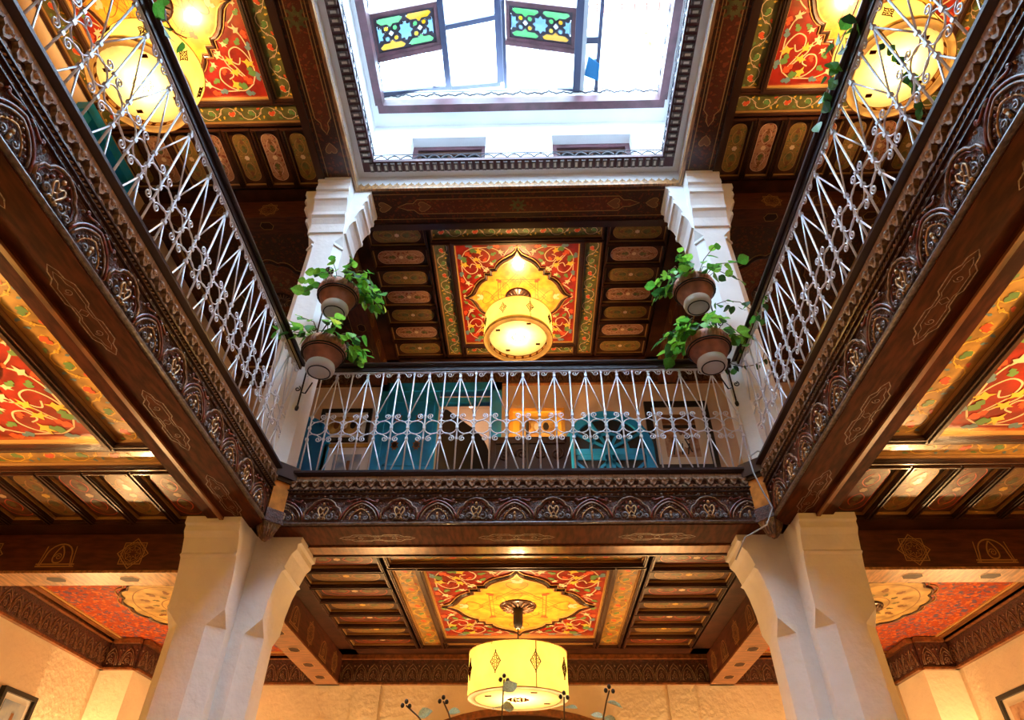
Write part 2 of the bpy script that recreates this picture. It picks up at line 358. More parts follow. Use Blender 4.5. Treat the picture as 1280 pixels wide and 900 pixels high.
# ---- white lip under the skylight (gilded saw-tooth edge), cornice with dentils
def frame_run(name, along, mats, fn):
    pass
lip = struct(empty('trim_1'))
mb = MB(); t = .12
mb.box(XL-t, XR+t, D, D+t, Z2, 8.62); mb.box(XL-t, XL, Y0, D, Z2, 8.62); mb.box(XR, XR+t, Y0, D, Z2, 8.62)
mb.build('white_lip', ['plaster_white'], lip)
mb = MB()
mb.box(XL, XR, D-.035, D, Z2-.03, Z2+.035); mb.box(XL, XL+.035, Y0, D-.035, Z2-.03, Z2+.035); mb.box(XR-.035, XR, Y0, D-.035, Z2-.03, Z2+.035)
mb.build('gilded_edge', ['wood_light'], lip)
tm = MB(); tm.T = UVN(); tm.prism([(-.045,0),(.045,0),(.03,.05),(.012,.062),(0,.09),(-.012,.062),(-.03,.05)], 0, .014)
tme = tm.mesh('gilded_tooth', ['carve_gold'])
for i in range(44): put('gilded_tooth', tme, lip, (XL+.05+.09*i+.0, D-.001, Z2+.03))
for i in range(50):
    y = D-.06-.09*i
    put('gilded_tooth', tme, lip, (XL+.001, y, Z2+.03), (0,0,pi/2)); put('gilded_tooth', tme, lip, (XR-.001, y, Z2+.03), (0,0,-pi/2))
cor = struct(empty('trim_2'))
mb = MB(); zc = 8.55
mb.box(XL, XR, D-.075, D+.02, zc, zc+.03, 1); mb.box(XL-.02, XL+.075, Y0, D-.075, zc, zc+.03, 1); mb.box(XR-.075, XR+.02, Y0, D-.075, zc, zc+.03, 1)
mb.box(XL+.075, XR-.075, D-.22, D-.075, zc, zc+.045); mb.box(XL+.075, XL+.22, Y0, D-.22, zc, zc+.045); mb.box(XR-.22, XR-.075, Y0, D-.22, zc, zc+.045)
mb.build('cornice_board', ['frame_wood','plaster_white'], cor)
dm = MB(); dm.box(-.024, .024, -.055, .055, -.03, 0); dm.box(-.013, .013, -.030, .030, -.034, -.030, 1)
dme = dm.mesh('dentil', ['carve_grey', 'paper_white'])
for i in range(42): put('dentil', dme, cor, (XL+.19+.0875*i, D-.145, zc))
for i in range(46):
    y = D-.25-.0875*i
    put('dentil', dme, cor, (XL+.145, y, zc), (0,0,pi/2)); put('dentil', dme, cor, (XR-.145, y, zc), (0,0,-pi/2))
def wire_run(name, L, pitch, h, zig, parent, loc, rz):
    mb = MB(); n = int(L/pitch)
    for i in range(n):
        x0 = i*pitch
        if zig:
            hh = h*(1 if i % 2 else .62)
            p = [(x0,0),(x0+pitch*.22,hh*.55),(x0+pitch*.30,hh*.48),(x0+pitch*.5,hh),(x0+pitch*.70,hh*.48),(x0+pitch*.78,hh*.55),(x0+pitch,0)]
        else: p = [(x0+pitch*k/8, h*sin(pi*k/8)**.8) for k in range(9)]
        mb.tube([(a,0,b) for a,b in p], .011 if zig else .008, 4, 0)
    mb.tube([(0,0,h*1.35),(n*pitch,0,h*1.35)], .006, 4, 0)
    for i in range(int(L/.04)): mb.ball((i*.04,0,h*1.35), .009, 0, 4)
    o = mb.build(name, ['wire'], parent, loc=loc, rot=(0,0,rz)); return o
wire_run('arched_wire_edging', XR-XL, .166, .075, False, cor, (XL+.05, D-.21, zc+.055), 0)
wire_run('arched_wire_edging', 5, .166, .075, False, cor, (XL+.21, D-.2-5, zc+.055), pi/2)
wire_run('arched_wire_edging', 5, .166, .075, False, cor, (XR-.21, D-.2, zc+.055), -pi/2)

# ---- wooden frame round the skylight and its gabled glass roof
sk = empty('skylight', (0, 0, 10.24)); tag(sk, 'gabled glass skylight with slate blue rafters and a violet brown kerb frame', 'skylight')
FX0, FX1, FY = XL+.02, XR+.06, 4.84
mb = MB(); zz = 0
mb.box(FX0-.02, FX1+.02, FY-.07, FY+.05, 0, .17); mb.box(FX0-.05, FX0+.06, Y0, FY-.07, 0, .17); mb.box(FX1-.06, FX1+.05, Y0, FY-.07, 0, .17)
mb.build('kerb_frame', ['frame_wood'], sk)
mb = MB(); mb.box(FX0, FX1, FY-.01, FY+.02, .17, .52); mb.box(FX0-.02, FX0, Y0, FY, .17, .36); mb.box(FX1, FX1+.02, Y0, FY, .17, .36)
mb.build('upstand', ['paper_white'], sk)
wire_run('zigzag_wire_edging', FX1-FX0, .21, .09, True, sk, (FX0+.02, FY-.03, .31), 0)
wire_run('zigzag_wire_edging', 5, .21, .09, True, sk, (FX0+.03, FY-5, .28), pi/2)
wire_run('zigzag_wire_edging', 5, .21, .09, True, sk, (FX1-.03, FY, .28), -pi/2)
RX, RZ = -.37, 1.05            # ridge; left eave at z .33, right eave (x .9) at z .36
def lz(x): return .33+(RZ-.33)*(x-FX0)/(RX-FX0)
def rz_(x): return .36+(RZ-.62-.0)*(1-(x-RX)/(.9-RX))
def slope_mat(side, y):       # local frame on the slope: u along x (up-slope), v along y
    return None
def rafter(x, w, zf, h=.09):
    mb = MB(); mb.box(x-w/2, x+w/2, Y0, FY+.14, zf(x)-h/2, zf(x)+h/2); return mb.build('rafter', ['navy'], sk)
rafter(-1.14, .085, lz); rafter(RX, .10, lz)
mb = MB(); mb.box(RX+.06, RX+.11, Y0, FY+.14, rz_(RX)-.05, rz_(RX)+.05); mb.build('rafter', ['navy'], sk)
mb = MB(); mb.box(.70, .80, Y0, FY-.04, rz_(.75)-.06, rz_(.75)+.06); mb.box(.80, .86, Y0, FY-.04, rz_(.75)-.05, rz_(.75)+.05, 1); mb.build('rafter', ['navy', 'grey'], sk)
rafter(1.04, .05, lambda x: .42, .08)
def cross(xa, xb, zf, y, w=.06, name='glazing_bar', m='navy', y2=None):
    y2 = y if y2 is None else y2
    za, zb = zf(xa), zf(xb); mb = MB()
    mb.add([(xa,y-w/2,za-.03),(xb,y2-w/2,zb-.03),(xb,y2+w/2,zb-.03),(xa,y+w/2,za-.03),(xa,y-w/2,za+.03),(xb,y2-w/2,zb+.03),(xb,y2+w/2,zb+.03),(xa,y+w/2,za+.03)],
           [(0,3,2,1),(4,5,6,7),(0,1,5,4),(1,2,6,5),(2,3,7,6),(3,0,4,7)]); return mb.build(name, [m], sk)
cross(FX0, RX, lz, 4.76, .06, y2=5.02); cross(RX, .8, rz_, 5.02, .06, y2=4.80)
cross(-1.10, RX, lz, 4.02, .07); cross(FX0, -1.18, lz, 4.27, .07, m='frame_wood'); cross(RX+.1, .72, rz_, 4.25, .07, m='frame_wood')
cross(.85, 1.06, lambda x: .42, 4.10, .09); cross(.85, 1.06, lambda x: .42, 3.42, .14)
mb = MB(); mb.prism([(.86,4.58),(.90,4.30),(1.06,4.42),(1.05,4.66)], .36, .46); mb.build('bracket', ['teal_d'], sk)
def sheet(xa, xb, zf, y0, y1, m, name='pane', dz=0.012):
    mb = MB(); za, zb = zf(xa)+dz, zf(xb)+dz
    mb.add([(xa,y0,za),(xb,y0,zb),(xb,y1,zb),(xa,y1,za),(xa,y0,za+.006),(xb,y0,zb+.006),(xb,y1,zb+.006),(xa,y1,za+.006)],
           [(0,3,2,1),(4,5,6,7),(0,1,5,4),(1,2,6,5),(2,3,7,6),(3,0,4,7)]); return mb.build(name, [m], sk)
for (xa, xb, y0, y1, m) in ((FX0+.01,-1.62,4.30,FY,'glass'),(-1.61,-1.38,4.30,FY,'glass'),(-1.37,-1.19,4.30,FY,'g_frost'),(-1.09,RX-.06,4.06,FY,'glass'),
                            (-1.09,RX-.06,2.9,3.98,'glass'),(FX0+.01,-1.19,1.0,3.60,'glass'),(-1.09,RX-.06,Y0,2.85,'glass')):
    sheet(xa, xb, lz, y0, y1, m)
for (xa, xb, y0, y1) in ((RX+.12,.21,4.29,FY+.05),(.225,.69,4.29,FY),(RX+.12,.69,1.0,3.55)): sheet(xa, xb, rz_, y0, y1, 'glass')
mb = MB(); mb.box(.212,.222,4.29,FY-.13,rz_(.22)-.01,rz_(.22)+.02); mb.build('glazing_bar', ['navy'], sk)
mb = MB(); mb.box(-1.622,-1.612,4.30,FY-.1,lz(-1.62)-.01,lz(-1.62)+.02); mb.build('glazing_bar', ['navy'], sk)
# stained panels
def stained(xa, xb, zf, y0, y1, flip, lab):
    """fretwork panel: two bays of star lattice with coloured glass; u in 0..1 across, v 0..1 along"""
    za, zb = zf(xa)-.02, zf(xb)-.02
    e = empty('stained_panel', (xa, y0, za), 0, sk); e.rotation_euler = (0, -atan2(zb-za, xb-xa), 0); e['label'] = lab
    W = sqrt((xb-xa)**2+(zb-za)**2); H = y1-y0
    mb = MB(); mb.box(0, W, 0, .06, 0, .04); mb.box(0, W, H-.07, H, 0, .04); mb.box(0, .05, .06, H-.07, 0, .04); mb.box(W-.06, W, .06, H-.07, 0, .04)
    mb.build('panel_frame', ['frame_wood'], e)
    x0, x1, v0, v1 = .06, W-.07, .07, H-.08; bw = (x1-x0)/2; hh = v1-v0
    lead = MB(); cols = [('g_orange','g_green','g_yellow'),('g_green','g_yellow','g_orange')]
    GL = []
    def glass(poly, m):
        g = MB(); g.prism(poly, .012, .018); g.build('pane', [m], e); GL.append(poly)
        lead.tube([(x,y,.012) for x,y in poly], .006, 4, 0, closed=True)
    for k in range(2):
        bx = x0+bw*k; c = bx+bw/2
        for s_, yy in ((1, v1), (-1, v0)):
            t = lambda dx, dy: (c+dx*bw, yy-s_*dy*hh)
            top = [t(-.44,.12),t(-.36,.03),t(.36,.03),t(.44,.12),t(.30,.23),t(.10,.23),t(0,.32),t(-.10,.23),t(-.30,.23)]
            glass(top, ['g_orange','g_green'][(k+(s_ < 0)+flip) % 2] if not (k == 0 and s_ < 0 and flip) else 'g_green')
        my = (v0+v1)/2
        d = lambda cx, cy, r, n=6: [(cx+r*cos(2*pi*i/n), cy+r*sin(2*pi*i/n)) for i in range(n)]
        glass(d(c, my, .042, 4), 'g_white')
        for i, (sx, sy) in enumerate(((-1,-1),(1,-1),(1,1),(-1,1))):
            glass(d(c+sx*.15*bw, my+sy*.15*hh, .036), ['g_yellow','g_green','g_orange','g_blue'][(i+k) % 4])
    def star(cx, cy, rx, ry, half=0):
        P = []
        for i in range(16):
            r = 1 if i % 2 == 0 else .72; a = 2*pi*i/16
            x = cx+rx*r*cos(a)
            if half > 0: x = max(x, cx)
            if half < 0: x = min(x, cx)
            P.append((x, cy+ry*r*sin(a)))
        return P
    my = (v0+v1)/2
    glass(star(x0+bw, my, bw*.26, hh*.30), 'g_blue'); glass(star(x0+.015, my, bw*.24, hh*.26, 1), 'g_blue'); glass(star(x1-.015, my, bw*.24, hh*.26, -1), 'g_blue')
    # dark fretwork plate: everything between the panes, laid as runs of small cells
    def inside(P, x, y):
        r = False; j = len(P)-1
        for i in range(len(P)):
            if (P[i][1] > y) != (P[j][1] > y) and x < (P[j][0]-P[i][0])*(y-P[i][1])/(P[j][1]-P[i][1])+P[i][0]: r = not r
            j = i
        return r
    ny, nx = 56, 90; X0, X1, Y0, Y1 = .05, W-.06, .06, H-.07
    for iy in range(ny):
        y = Y0+(Y1-Y0)*(iy+.5)/ny; ya, yb = Y0+(Y1-Y0)*iy/ny, Y0+(Y1-Y0)*(iy+1)/ny; st = None
        for ix in range(nx+1):
            x = X0+(X1-X0)*(ix+.5)/nx; solid = ix < nx and not any(inside(P, x, y) for P in GL)
            if solid and st is None: st = ix
            if not solid and st is not None:
                xa_, xb_ = X0+(X1-X0)*st/nx, X0+(X1-X0)*ix/nx; lead.add([(xa_,ya,.015),(xb_,ya,.015),(xb_,yb,.015),(xa_,yb,.015)], [(0,1,2,3)]); st = None
    lead.build('fretwork', ['lead'], e)
stained(FX0+.02, -1.18, lz, 3.66, 4.26, 0, 'stained glass panel with green and orange stars, left slope')
stained(RX+.12, .71, rz_, 3.68, 4.24, 1, 'stained glass panel with orange and green stars, right slope')
# neighbour's white wall with a tiled coping, seen through the open bay
nb = empty('neighbour_wall', (0, 5.7, 10.45)); tag(nb, 'white roof-top wall under red tiles seen through the open side of the skylight', 'wall')
boxo('masonry', ['plaster_white'], (-1.5, 4.5, 0, .2, 0, 5.05), nb)
tmb = MB(); tmb.lathe([(.13,0),(.10,.5)], 8, 0, a0=0, a1=pi); tmb.lathe([(.115,0),(.085,.5)], 8, 0, a0=0, a1=pi)
tl = tmb.mesh('roof_tile', ['tile_red'])
for i in range(14): put('roof_tile', tl, nb, (1.35+.25*i, -.22, 5.0), (radians(-70),0,0))
for i in range(14): put('roof_tile', tl, nb, (1.35+.25*i, .1, 5.12), (radians(-70),0,0))

# ================================================================== COFFERED CEILINGS
def ogee(hx, hy):
    q = [(0,.88),(.025,.81),(.07,.755),(.14,.715),(.22,.675),(.29,.62),(.335,.56),(.35,.515),(.43,.515),(.43,.43)]
    full = q+[(y,x) for x,y in q[::-1]][1:]
    P = [(x,y) for x,y in full] + [(x,-y) for x,y in full[::-1]][1:] + [(-x,-y) for x,y in full][1:] + [(-x,y) for x,y in full[::-1]][1:-1]
    return [(x*hx, y*hy) for x,y in P]
def leafshape(mb, x, y, ang, L, W, mi, z):
    c, s = cos(ang), sin(ang)
    P = [(0,0),(.22,.36),(.42,.42),(.55,.22),(.72,.34),(1,.02),(.74,-.22),(.58,-.10),(.38,-.36),(.2,-.22)]; z -= random.random()*.0016
    mb.poly([(x+L*(a*c)-W*b*s, y+L*(a*s)+W*b*c) for a,b in P], z, mi)
def lily(mb, x, y, ang, L, mi, z):
    c, s = cos(ang), sin(ang)
    P = [(0,0),(.35,.12),(.55,.42),(.68,.16),(1.1,.14),(.82,-.02),(.98,-.28),(.62,-.14),(.42,-.34),(.30,-.09)]; z -= random.random()*.0016
    mb.poly([(x+L*(a*c-b*s), y+L*(a*s+b*c)) for a,b in P], z, mi)
PH = (.85, 1.02)
def floral(mb, z):
    hx, hy = PH; PM = ['p_cream','p_yel','p_green','p_orange','p_blue']   # slots 1..5
    def smooth(P, n=5):
        out = []
        for i in range(len(P)-1):
            p0 = P[max(i-1,0)]; p1 = P[i]; p2 = P[i+1]; p3 = P[min(i+2,len(P)-1)]
            for k in range(n):
                t = k/n
                out.append(tuple(.5*((2*b)+(-a+c)*t+(2*a-5*b+4*c-d)*t*t+(-a+3*b-3*c+d)*t**3) for a,b,c,d in zip(p0,p1,p2,p3)))
        return out+[P[-1]]
    stems = [[(.86,.86),(.72,.93),(.56,.90),(.46,.80),(.50,.69),(.60,.68),(.64,.76),(.57,.80)],
             [(.66,.93),(.45,.93),(.30,.87),(.24,.78),(.17,.86),(.08,.95)],
             [(.86,.86),(.76,.74),(.66,.62),(.55,.58)]]
    lv = [(.86,.86,3.9,.15,4),(.90,.78,-1.9,.15,3),(.78,.90,3.4,.15,3),(.60,.80,1.2,.14,2),(.60,.735,-.2,.13,2),(.44,.80,2.6,.11,3),(.50,.93,2.9,.12,5),
          (.34,.89,3.6,.12,1),(.25,.79,-2.4,.10,4),(.14,.90,2.4,.10,3),(.70,.66,-2.2,.13,2),(.56,.58,-2.5,.10,1),(.42,.66,2.3,.10,3),(.72,.95,.1,.13,5),
          (.28,.94,.2,.12,4),(.40,.60,1.0,.09,1),(.56,.68,2.0,.10,4),(.06,.93,3.0,.07,1)]
    for sx in (1,-1):
        for sy in (1,-1):
            for sw in (0,1):
                T = lambda p: ((p[1] if sw else p[0])*sx*hx*.98, (p[0] if sw else p[1])*sy*hy*.98)
                for st in stems: mb.ribbon([T(p) for p in smooth(st)], .013, z-.0005, 1)
                for i, (x,y,an,L,mi) in enumerate(lv):
                    if sw and i in (0,4,10,16): continue
                    a2 = atan2(sin(an), cos(an))
                    if sw: a2 = pi/2-a2
                    vx, vy = cos(a2)*sx, sin(a2)*sy; a3 = atan2(vy, vx); X, Y = T((x,y))
                    if mi in (2,1): lily(mb, X, Y, a3, L*.95, mi, z-.0032)
                    else: leafshape(mb, X, Y, a3, L*.85, L*.75, mi, z-.0014)
def panel_mesh(kind):
    hx, hy = PH; mb = MB()
    mb.box(-hx, hx, -hy, hy, 0, .02, 0)
    floral(mb, -.001)
    return mb.mesh('red_floral_board', ['red','p_cream','p_yel','p_green','p_orange','p_blue'])
def medal_mesh():
    hx, hy = PH; mb = MB(); og = ogee(hx, hy)
    mb.prism([(x*.97, y*.97) for x,y in og], -.012, 0, 0)
    z = -.0135
    # eight-pointed strapwork ring and inner scrolls painted on the gold
    for k in range(2):
        a = pi/4*k
        for rr, wd in ((.50,.010),(.44,.006)):
            P = [(rr*hx*cos(a+pi/2*i+pi/4)*.95, rr*hy*sin(a+pi/2*i+pi/4)*.95) for i in range(4)]
            mb.ribbon(P, wd, z-.0002*k, 1+k, closed=True)
    for i in range(8):
        a = pi/4*i
        mb.ribbon([(hx*(x*cos(a)-y*sin(a)), hy*(x*sin(a)+y*cos(a))) for x,y in bez((.2,0),(.35,.12),(.42,.02),(.30,-.05))], .006, z-.0003, 1)
        if i % 2 == 0:
            for s in (1,-1):
                mb.ribbon([(hx*(x*cos(a)-y*sin(a)), hy*(x*sin(a)+y*cos(a))) for x,y in bez((.42,0),(.55,.20*s),(.66,.12*s),(.60,.03*s))], .007, z-.0004, 1)
                leafshape(mb, hx*.60*cos(a), hy*.60*sin(a), a+.5*s, .11, .09, 3, z-.0008)
        else:
            leafshape(mb, hx*.40*cos(a), hy*.40*sin(a), a, .10, .09, 2, z-.0008)
    return mb.mesh('gold_medallion', ['yellow','p_brown','p_orange','p_cream'])
def medal_mould():
    hx, hy = PH; mb = MB(); og = ogee(hx, hy); sc = lambda k: [(x*k, y*k, 0) for x,y in og]
    mb.ribbon([(x*.995,y*.995) for x,y in og], .045, -.013, 2, closed=True)
    mb.tube([(x,y,-.018) for x,y,_ in sc(1.03)], .015, 5, 0, closed=True, smooth=False)
    mb.tube([(x,y,-.020) for x,y,_ in sc(.965)], .009, 4, 1, closed=True, smooth=False)
    mb.tube([(x,y,-.012) for x,y,_ in sc(1.075)], .005, 4, 1, closed=True, smooth=False)
    return mb.mesh('ogee_moulding', ['wood_fine','gold','wood_mid'])
def rosette_mesh():
    mb = MB()
    mb.lathe([(0,-.05),(.05,-.05),(.07,-.03),(.17,-.022),(.19,-.010),(.19,0)], 24, 0)
    for i in range(16):
        a = 2*pi*i/16
        mb.tube([(.06*cos(a),.06*sin(a),-.035),(.12*cos(a),.12*sin(a),-.036),(.168*cos(a),.168*sin(a),-.026)], [.008,.013,.010], 5, 1)
    return mb.mesh('rosette', ['wood_fine','carve_tan'])
def strip_mesh(L, w, ground, pal):
    mb = MB(); mb.box(-L/2, L/2, -w/2, w/2, 0, .02, 0); z = -.001; n = max(3, int(L/.21)); p = L/n
    for i in range(n):
        x = -L/2+p*(i+.5); s = 1 if i % 2 else -1
        sp = [(x+a*p, b*w*s) for a,b in ((-.5,.0),(-.42,.22),(-.25,.33),(-.02,.33),(.18,.22),(.24,.02),(.14,-.14),(-.04,-.16),(-.12,-.02),(-.04,.08))]
        mb.ribbon(sp, .009, z-.0004, 1)
        mb.ribbon([(x+a*p, b*w*s) for a,b in ((.18,.22),(.32,.18),(.42,.08),(.5,0))], .008, z-.0004, 1)
        leafshape(mb, x-.10*p, -.10*w*s, .5*s, .085, .085, 2 if i % 2 else 3, z-.001)
        leafshape(mb, x+.30*p, .22*w*s, 1.0*s, .040, .035, 4, z-.001); leafshape(mb, x+.34*p, -.22*w*s, -.4*s, .05, .035, 2 if i % 2 == 0 else 3, z-.001)
        leafshape(mb, x-.36*p, -.12*w*s, -1.8*s, .045, .03, 4, z-.001)
        for k in range(4):
            a = 2*pi*k/4; mb.poly([(x+.48*p+.011*cos(a)+.008*cos(t), .011*sin(a)+.008*sin(t)) for t in (0,1.57,3.14,4.71)], z-.003-.0002*k, 5)
    mb.ribbon([(-L/2+.008,-w/2+.012),(L/2-.008,-w/2+.012),(L/2-.008,w/2-.012),(-L/2+.008,w/2-.012)], .007, z-.0002, 6, closed=True)
    return mb.mesh('border_strip', [ground]+pal+['p_brown'])
def oval_mesh(L, w, ground, inner, line, centre):
    mb = MB(); mb.box(-L/2, L/2, -w/2, w/2, 0, .02, 0)
    st = stadium(L/2-.05, w/2-.04, 6); mb.prism(st, -.004, 0, 1); z = -.0045
    mb.ribbon([(x*.99,y*.97) for x,y in st], .007, z-.0003, 2, closed=True)
    mb.poly([( .035*cos(2*pi*i/12)*(1 if i%2 else .8), .032*sin(2*pi*i/12)*(1 if i%2 else .8)) for i in range(12)], z-.001, 3)
    for s in (1,-1):
        mb.ribbon([(s*x*L, y*w) for x,y in bez((.07,.0),(.14,.28),(.26,.25),(.33,0))], .008, z-.0006, 2)
        mb.ribbon([(s*x*L, y*w) for x,y in bez((.07,.0),(.14,-.28),(.26,-.25),(.33,0))], .008, z-.0006, 2)
        leafshape(mb, s*.10*L, 0, 0 if s > 0 else pi, .10, .09, 4, z-.0008)
        leafshape(mb, s*.24*L, 0, 0 if s > 0 else pi, .08, .07, 5, z-.0008)
    return mb.mesh('oval_panel', [ground, inner, line, centre, 'olive', 'p_brown'])
def frame_mesh(w, h, t=.035, d=.045, gold='gold_dim', wood='wood_dark', gl=.010):
    """mitred rim round a w x h opening, hanging d below the board, with a gold line"""
    mb = MB()
    def rim(a, b, z0, z1, mi):      # a = inner offset, b = outer offset from the opening
        I = [(-w/2-a,-h/2-a),(w/2+a,-h/2-a),(w/2+a,h/2+a),(-w/2-a,h/2+a)]; O = [(-w/2-b,-h/2-b),(w/2+b,-h/2-b),(w/2+b,h/2+b),(-w/2-b,h/2+b)]
        for i in range(4):
            j = (i+1) % 4; mb.prism([I[i], O[i], O[j], I[j]], z0, z1, mi)
    rim(0, t, -d, 0, 0); rim(-gl, 0, -d*.45, 0, 1); rim(t*.35, t*.75, -d-.010, -d, 0)
    return mb.mesh('moulding', [wood, gold])
_cache = {}
def cached(key, fn):
    if key not in _cache: _cache[key] = fn()
    return _cache[key]

def fill(parent, name, kind, cx, cy, w, h, z, pal, ex=None):
    """one framed piece of the ceiling: slab mesh + moulding; long axis of strips/ovals follows the larger side"""
    rz = 0 if w >= h else pi/2; L, s = (w, h) if w >= h else (h, w)
    key = (kind, round(L,3), round(s,3), pal)
    if kind == 'strip':
        me = cached(key, lambda: strip_mesh(L, s, 'olive' if pal == 'up' else 'ochre',
             ['p_cream','p_green','p_orange','p_yel','p_pink'] if pal == 'up' else ['p_yel','p_green','p_orange','p_blue','p_yel']))
    else:
        v = kind
        A = {('A','up'):('wood_dark','oval_gold','gold_dim','p_cream'), ('B','up'):('wood_dark','oval_pink','p_pink','p_cream'),
             ('A','low'):('wood_dark','oval_red','p_orange','p_cream'), ('B','low'):('wood_dark','oval_ochre','gold_dim','p_yel')}[(v,pal)]
        me = cached(key, lambda: oval_mesh(L, s, *A))
    o = put(name, me, parent, (cx, cy, z), (0,0,rz))
    mo = cached(('m', round(L,3), round(s,3)), lambda: frame_mesh(L, s, .03, .045))
    put('moulding', mo, parent, (cx, cy, z), (0,0,rz))
    return o

def bay(cx, cy, zc, mode, pal, no=7):
    """mode 'x': oval rows left and right of the centre; 'y': oval rows at the far and near ends"""
    c = struct(empty('ceiling', (0,0,0)))
    zb = zc+.06
    if mode == 'x': B = (XC-2.36, XC+2.36, 5.28, YB, zb+.02, zb+.08)
    else: B = (cx-1.3, cx+1.3, cy-2.5, D+.2, zb+.02, zb+.08)
    boxo('backing_board', ['wood_dark'], B, c)
    mb = MB(); zl = zb-.035
    if mode == 'x':
        for s in (-1, 1):
            a, b = sorted((XC+s*2.00, XC+s*2.36)); mb.box(a, b, 5.28, YB, zl, zb+.02)
        mb.box(XC-2.3, XC+2.3, 8.12, YB, zl, zb+.02)
    else:
        mb.box(cx-1.3, cx+1.3, 4.80, D+.2, zl, zb+.02); a, b = sorted((cx+1.19, cx+1.3)); mb.box(a, b, cy-2.5, D+.2, zl, zb+.02); mb.box(cx-1.3, cx-1.19, cy-2.5, D+.2, zl, zb+.02)
    mb.build('filler_board', ['wood_dark'], c)
    e = empty('floral_panel', (cx, cy, zb), 0, c)
    put('red_floral_board', cached('panel', lambda: panel_mesh(0)), e)
    put('gold_medallion', cached('medal', medal_mesh), e)
    put('ogee_moulding', cached('mmould', medal_mould), e)
    put('rosette', cached('rosette', rosette_mesh), e, (0,0,-.012))
    put('moulding', cached('pm', lambda: frame_mesh(PH[0]*2, PH[1]*2, .05, .055, 'gold', 'wood_fine', .014)), c, (cx, cy, zb))
    hx, hy = PH
    if mode == 'x':
        sw = .22
        for s in (-1, 1): fill(c, 'border_strip', 'strip', cx+s*(hx+.06+sw/2+.01), cy+.13, sw, 2*hy+.26, zb, pal)
        fill(c, 'border_strip', 'strip', cx, cy-hy-.08-sw/2, 2*(hx+.06+sw), sw, zb, pal)
        fill(c, 'border_strip', 'strip', cx, cy+hy+.07+.10, 2*hx, .18, zb, pal)
        x0 = hx+.06+sw+.09; ow = (XR-XL)/2-x0-.02; y0 = cy-hy-.34; pitch = (2*hy+.34+.30)/no
        for s in (-1, 1):
            for i in range(no):
                fill(c, 'oval_panel', 'AB'[i % 2], cx+s*(x0+ow/2), y0+pitch*(i+.5), ow-.02, pitch-.065, zb, pal)
    else:
        sw = .22
        for s in (-1, 1): fill(c, 'border_strip', 'strip', cx+s*(hx+.07+sw/2), cy, sw, 2*hy, zb, pal)
        for s in (-1, 1): fill(c, 'border_strip', 'strip', cx, cy+s*(hy+.07+sw/2), 2*(hx+.07+sw), sw, zb, pal)
        y0 = hy+.07+sw+.09; ol = .74; pitch = 2.36/no
        for s in (1, -1):
            for i in range(no):
                fill(c, 'oval_panel', 'AB'[i % 2], cx-1.18+pitch*(i+.5), cy+s*(y0+ol/2), pitch-.065, ol, zb, pal)
    return c
SCX = 3.57      # side bay centre from XC
BAYS = {}
for lev, zc, pal in (('low', 3.81, 'low'), ('up', 8.30, 'up')):
    BAYS[lev] = [bay(-.13, 6.75, zc, 'x', pal), bay(XC-SCX, 2.60, zc, 'y', pal), bay(XC+SCX, 2.60, zc, 'y', pal)]

# ---- soffits round the opening
def cart(mb, cx, cy, L, w, mi, lw=.008, z=0, ang=0):
    """interlaced cartouche outline"""
    c, s = cos(ang), sin(ang); R = lambda P: [(cx+x*c-y*s, cy+x*s+y*c) for x,y in P]
    h = L/2; q = w/2
    P = [(-h,0),(-h*.86,q*.45),(-h*.72,q*.5),(-h*.60,q),(-h*.2,q),(-h*.12,q*.7),(h*.12,q*.7),(h*.2,q),(h*.60,q),(h*.72,q*.5),(h*.86,q*.45)]
    P2 = P+[(h,0)]+[(x,-y) for x,y in P[::-1][:-1]]
    mb.ribbon(R(P2), lw, z, mi, closed=True); mb.ribbon(R([(x*.86,y*.66) for x,y in P2]), lw*.6, z-.0003, mi, closed=True)
    for k in (-.45, .45): mb.ribbon(R([(k*h+a,b) for a,b in spiral(0,0,q*.10,q*.42,0,1.2,12)]), lw*.6, z-.0003, mi)
    mb.ribbon(R([(x,y*q*.8) for x,y in ((-h*.08,0),(0,.6),(h*.08,0),(0,-.6))]), lw*.6, z-.0003, mi, closed=True)
def heart(mb, cx, cy, r, ang, mi, mf, z):
    P = [(0,-1.2),(.5,-.65),(.85,-.1),(.85,.35),(.55,.62),(.2,.55),(0,.25),(-.2,.55),(-.55,.62),(-.85,.35),(-.85,-.1),(-.5,-.65)]
    c, s = cos(ang), sin(ang); R = [(cx+r*(x*c-y*s), cy+r*(x*s+y*c)) for x,y in P]
    mb.poly(R, z, mf); mb.ribbon(R, .010, z-.0004, mi, closed=True)
sof = struct(empty('trim_3'))
mb = MB(); mb.box(XL-.002, XR+.002, D+.002, D+.36, Z1B-.006, Z1B-.001)
for x in (-1.25, -.11, 1.03): cart(mb, x, D+.21, .62, .12, 1, .007, Z1B-.0075)
mb.build('soffit_board', ['soffit_wood','carve_tan'], sof)
mb = MB(); mb.box(XL-.02, XR+.02, D+.36, D+.52, Z1B-.02, Z1B+.1); mb.box(XL-.02, XR+.02, D+.52, D+.545, Z1B-.03, Z1B+.1,1); mb.build('soffit_plank', ['wood_mid','wood_dark'], sof)
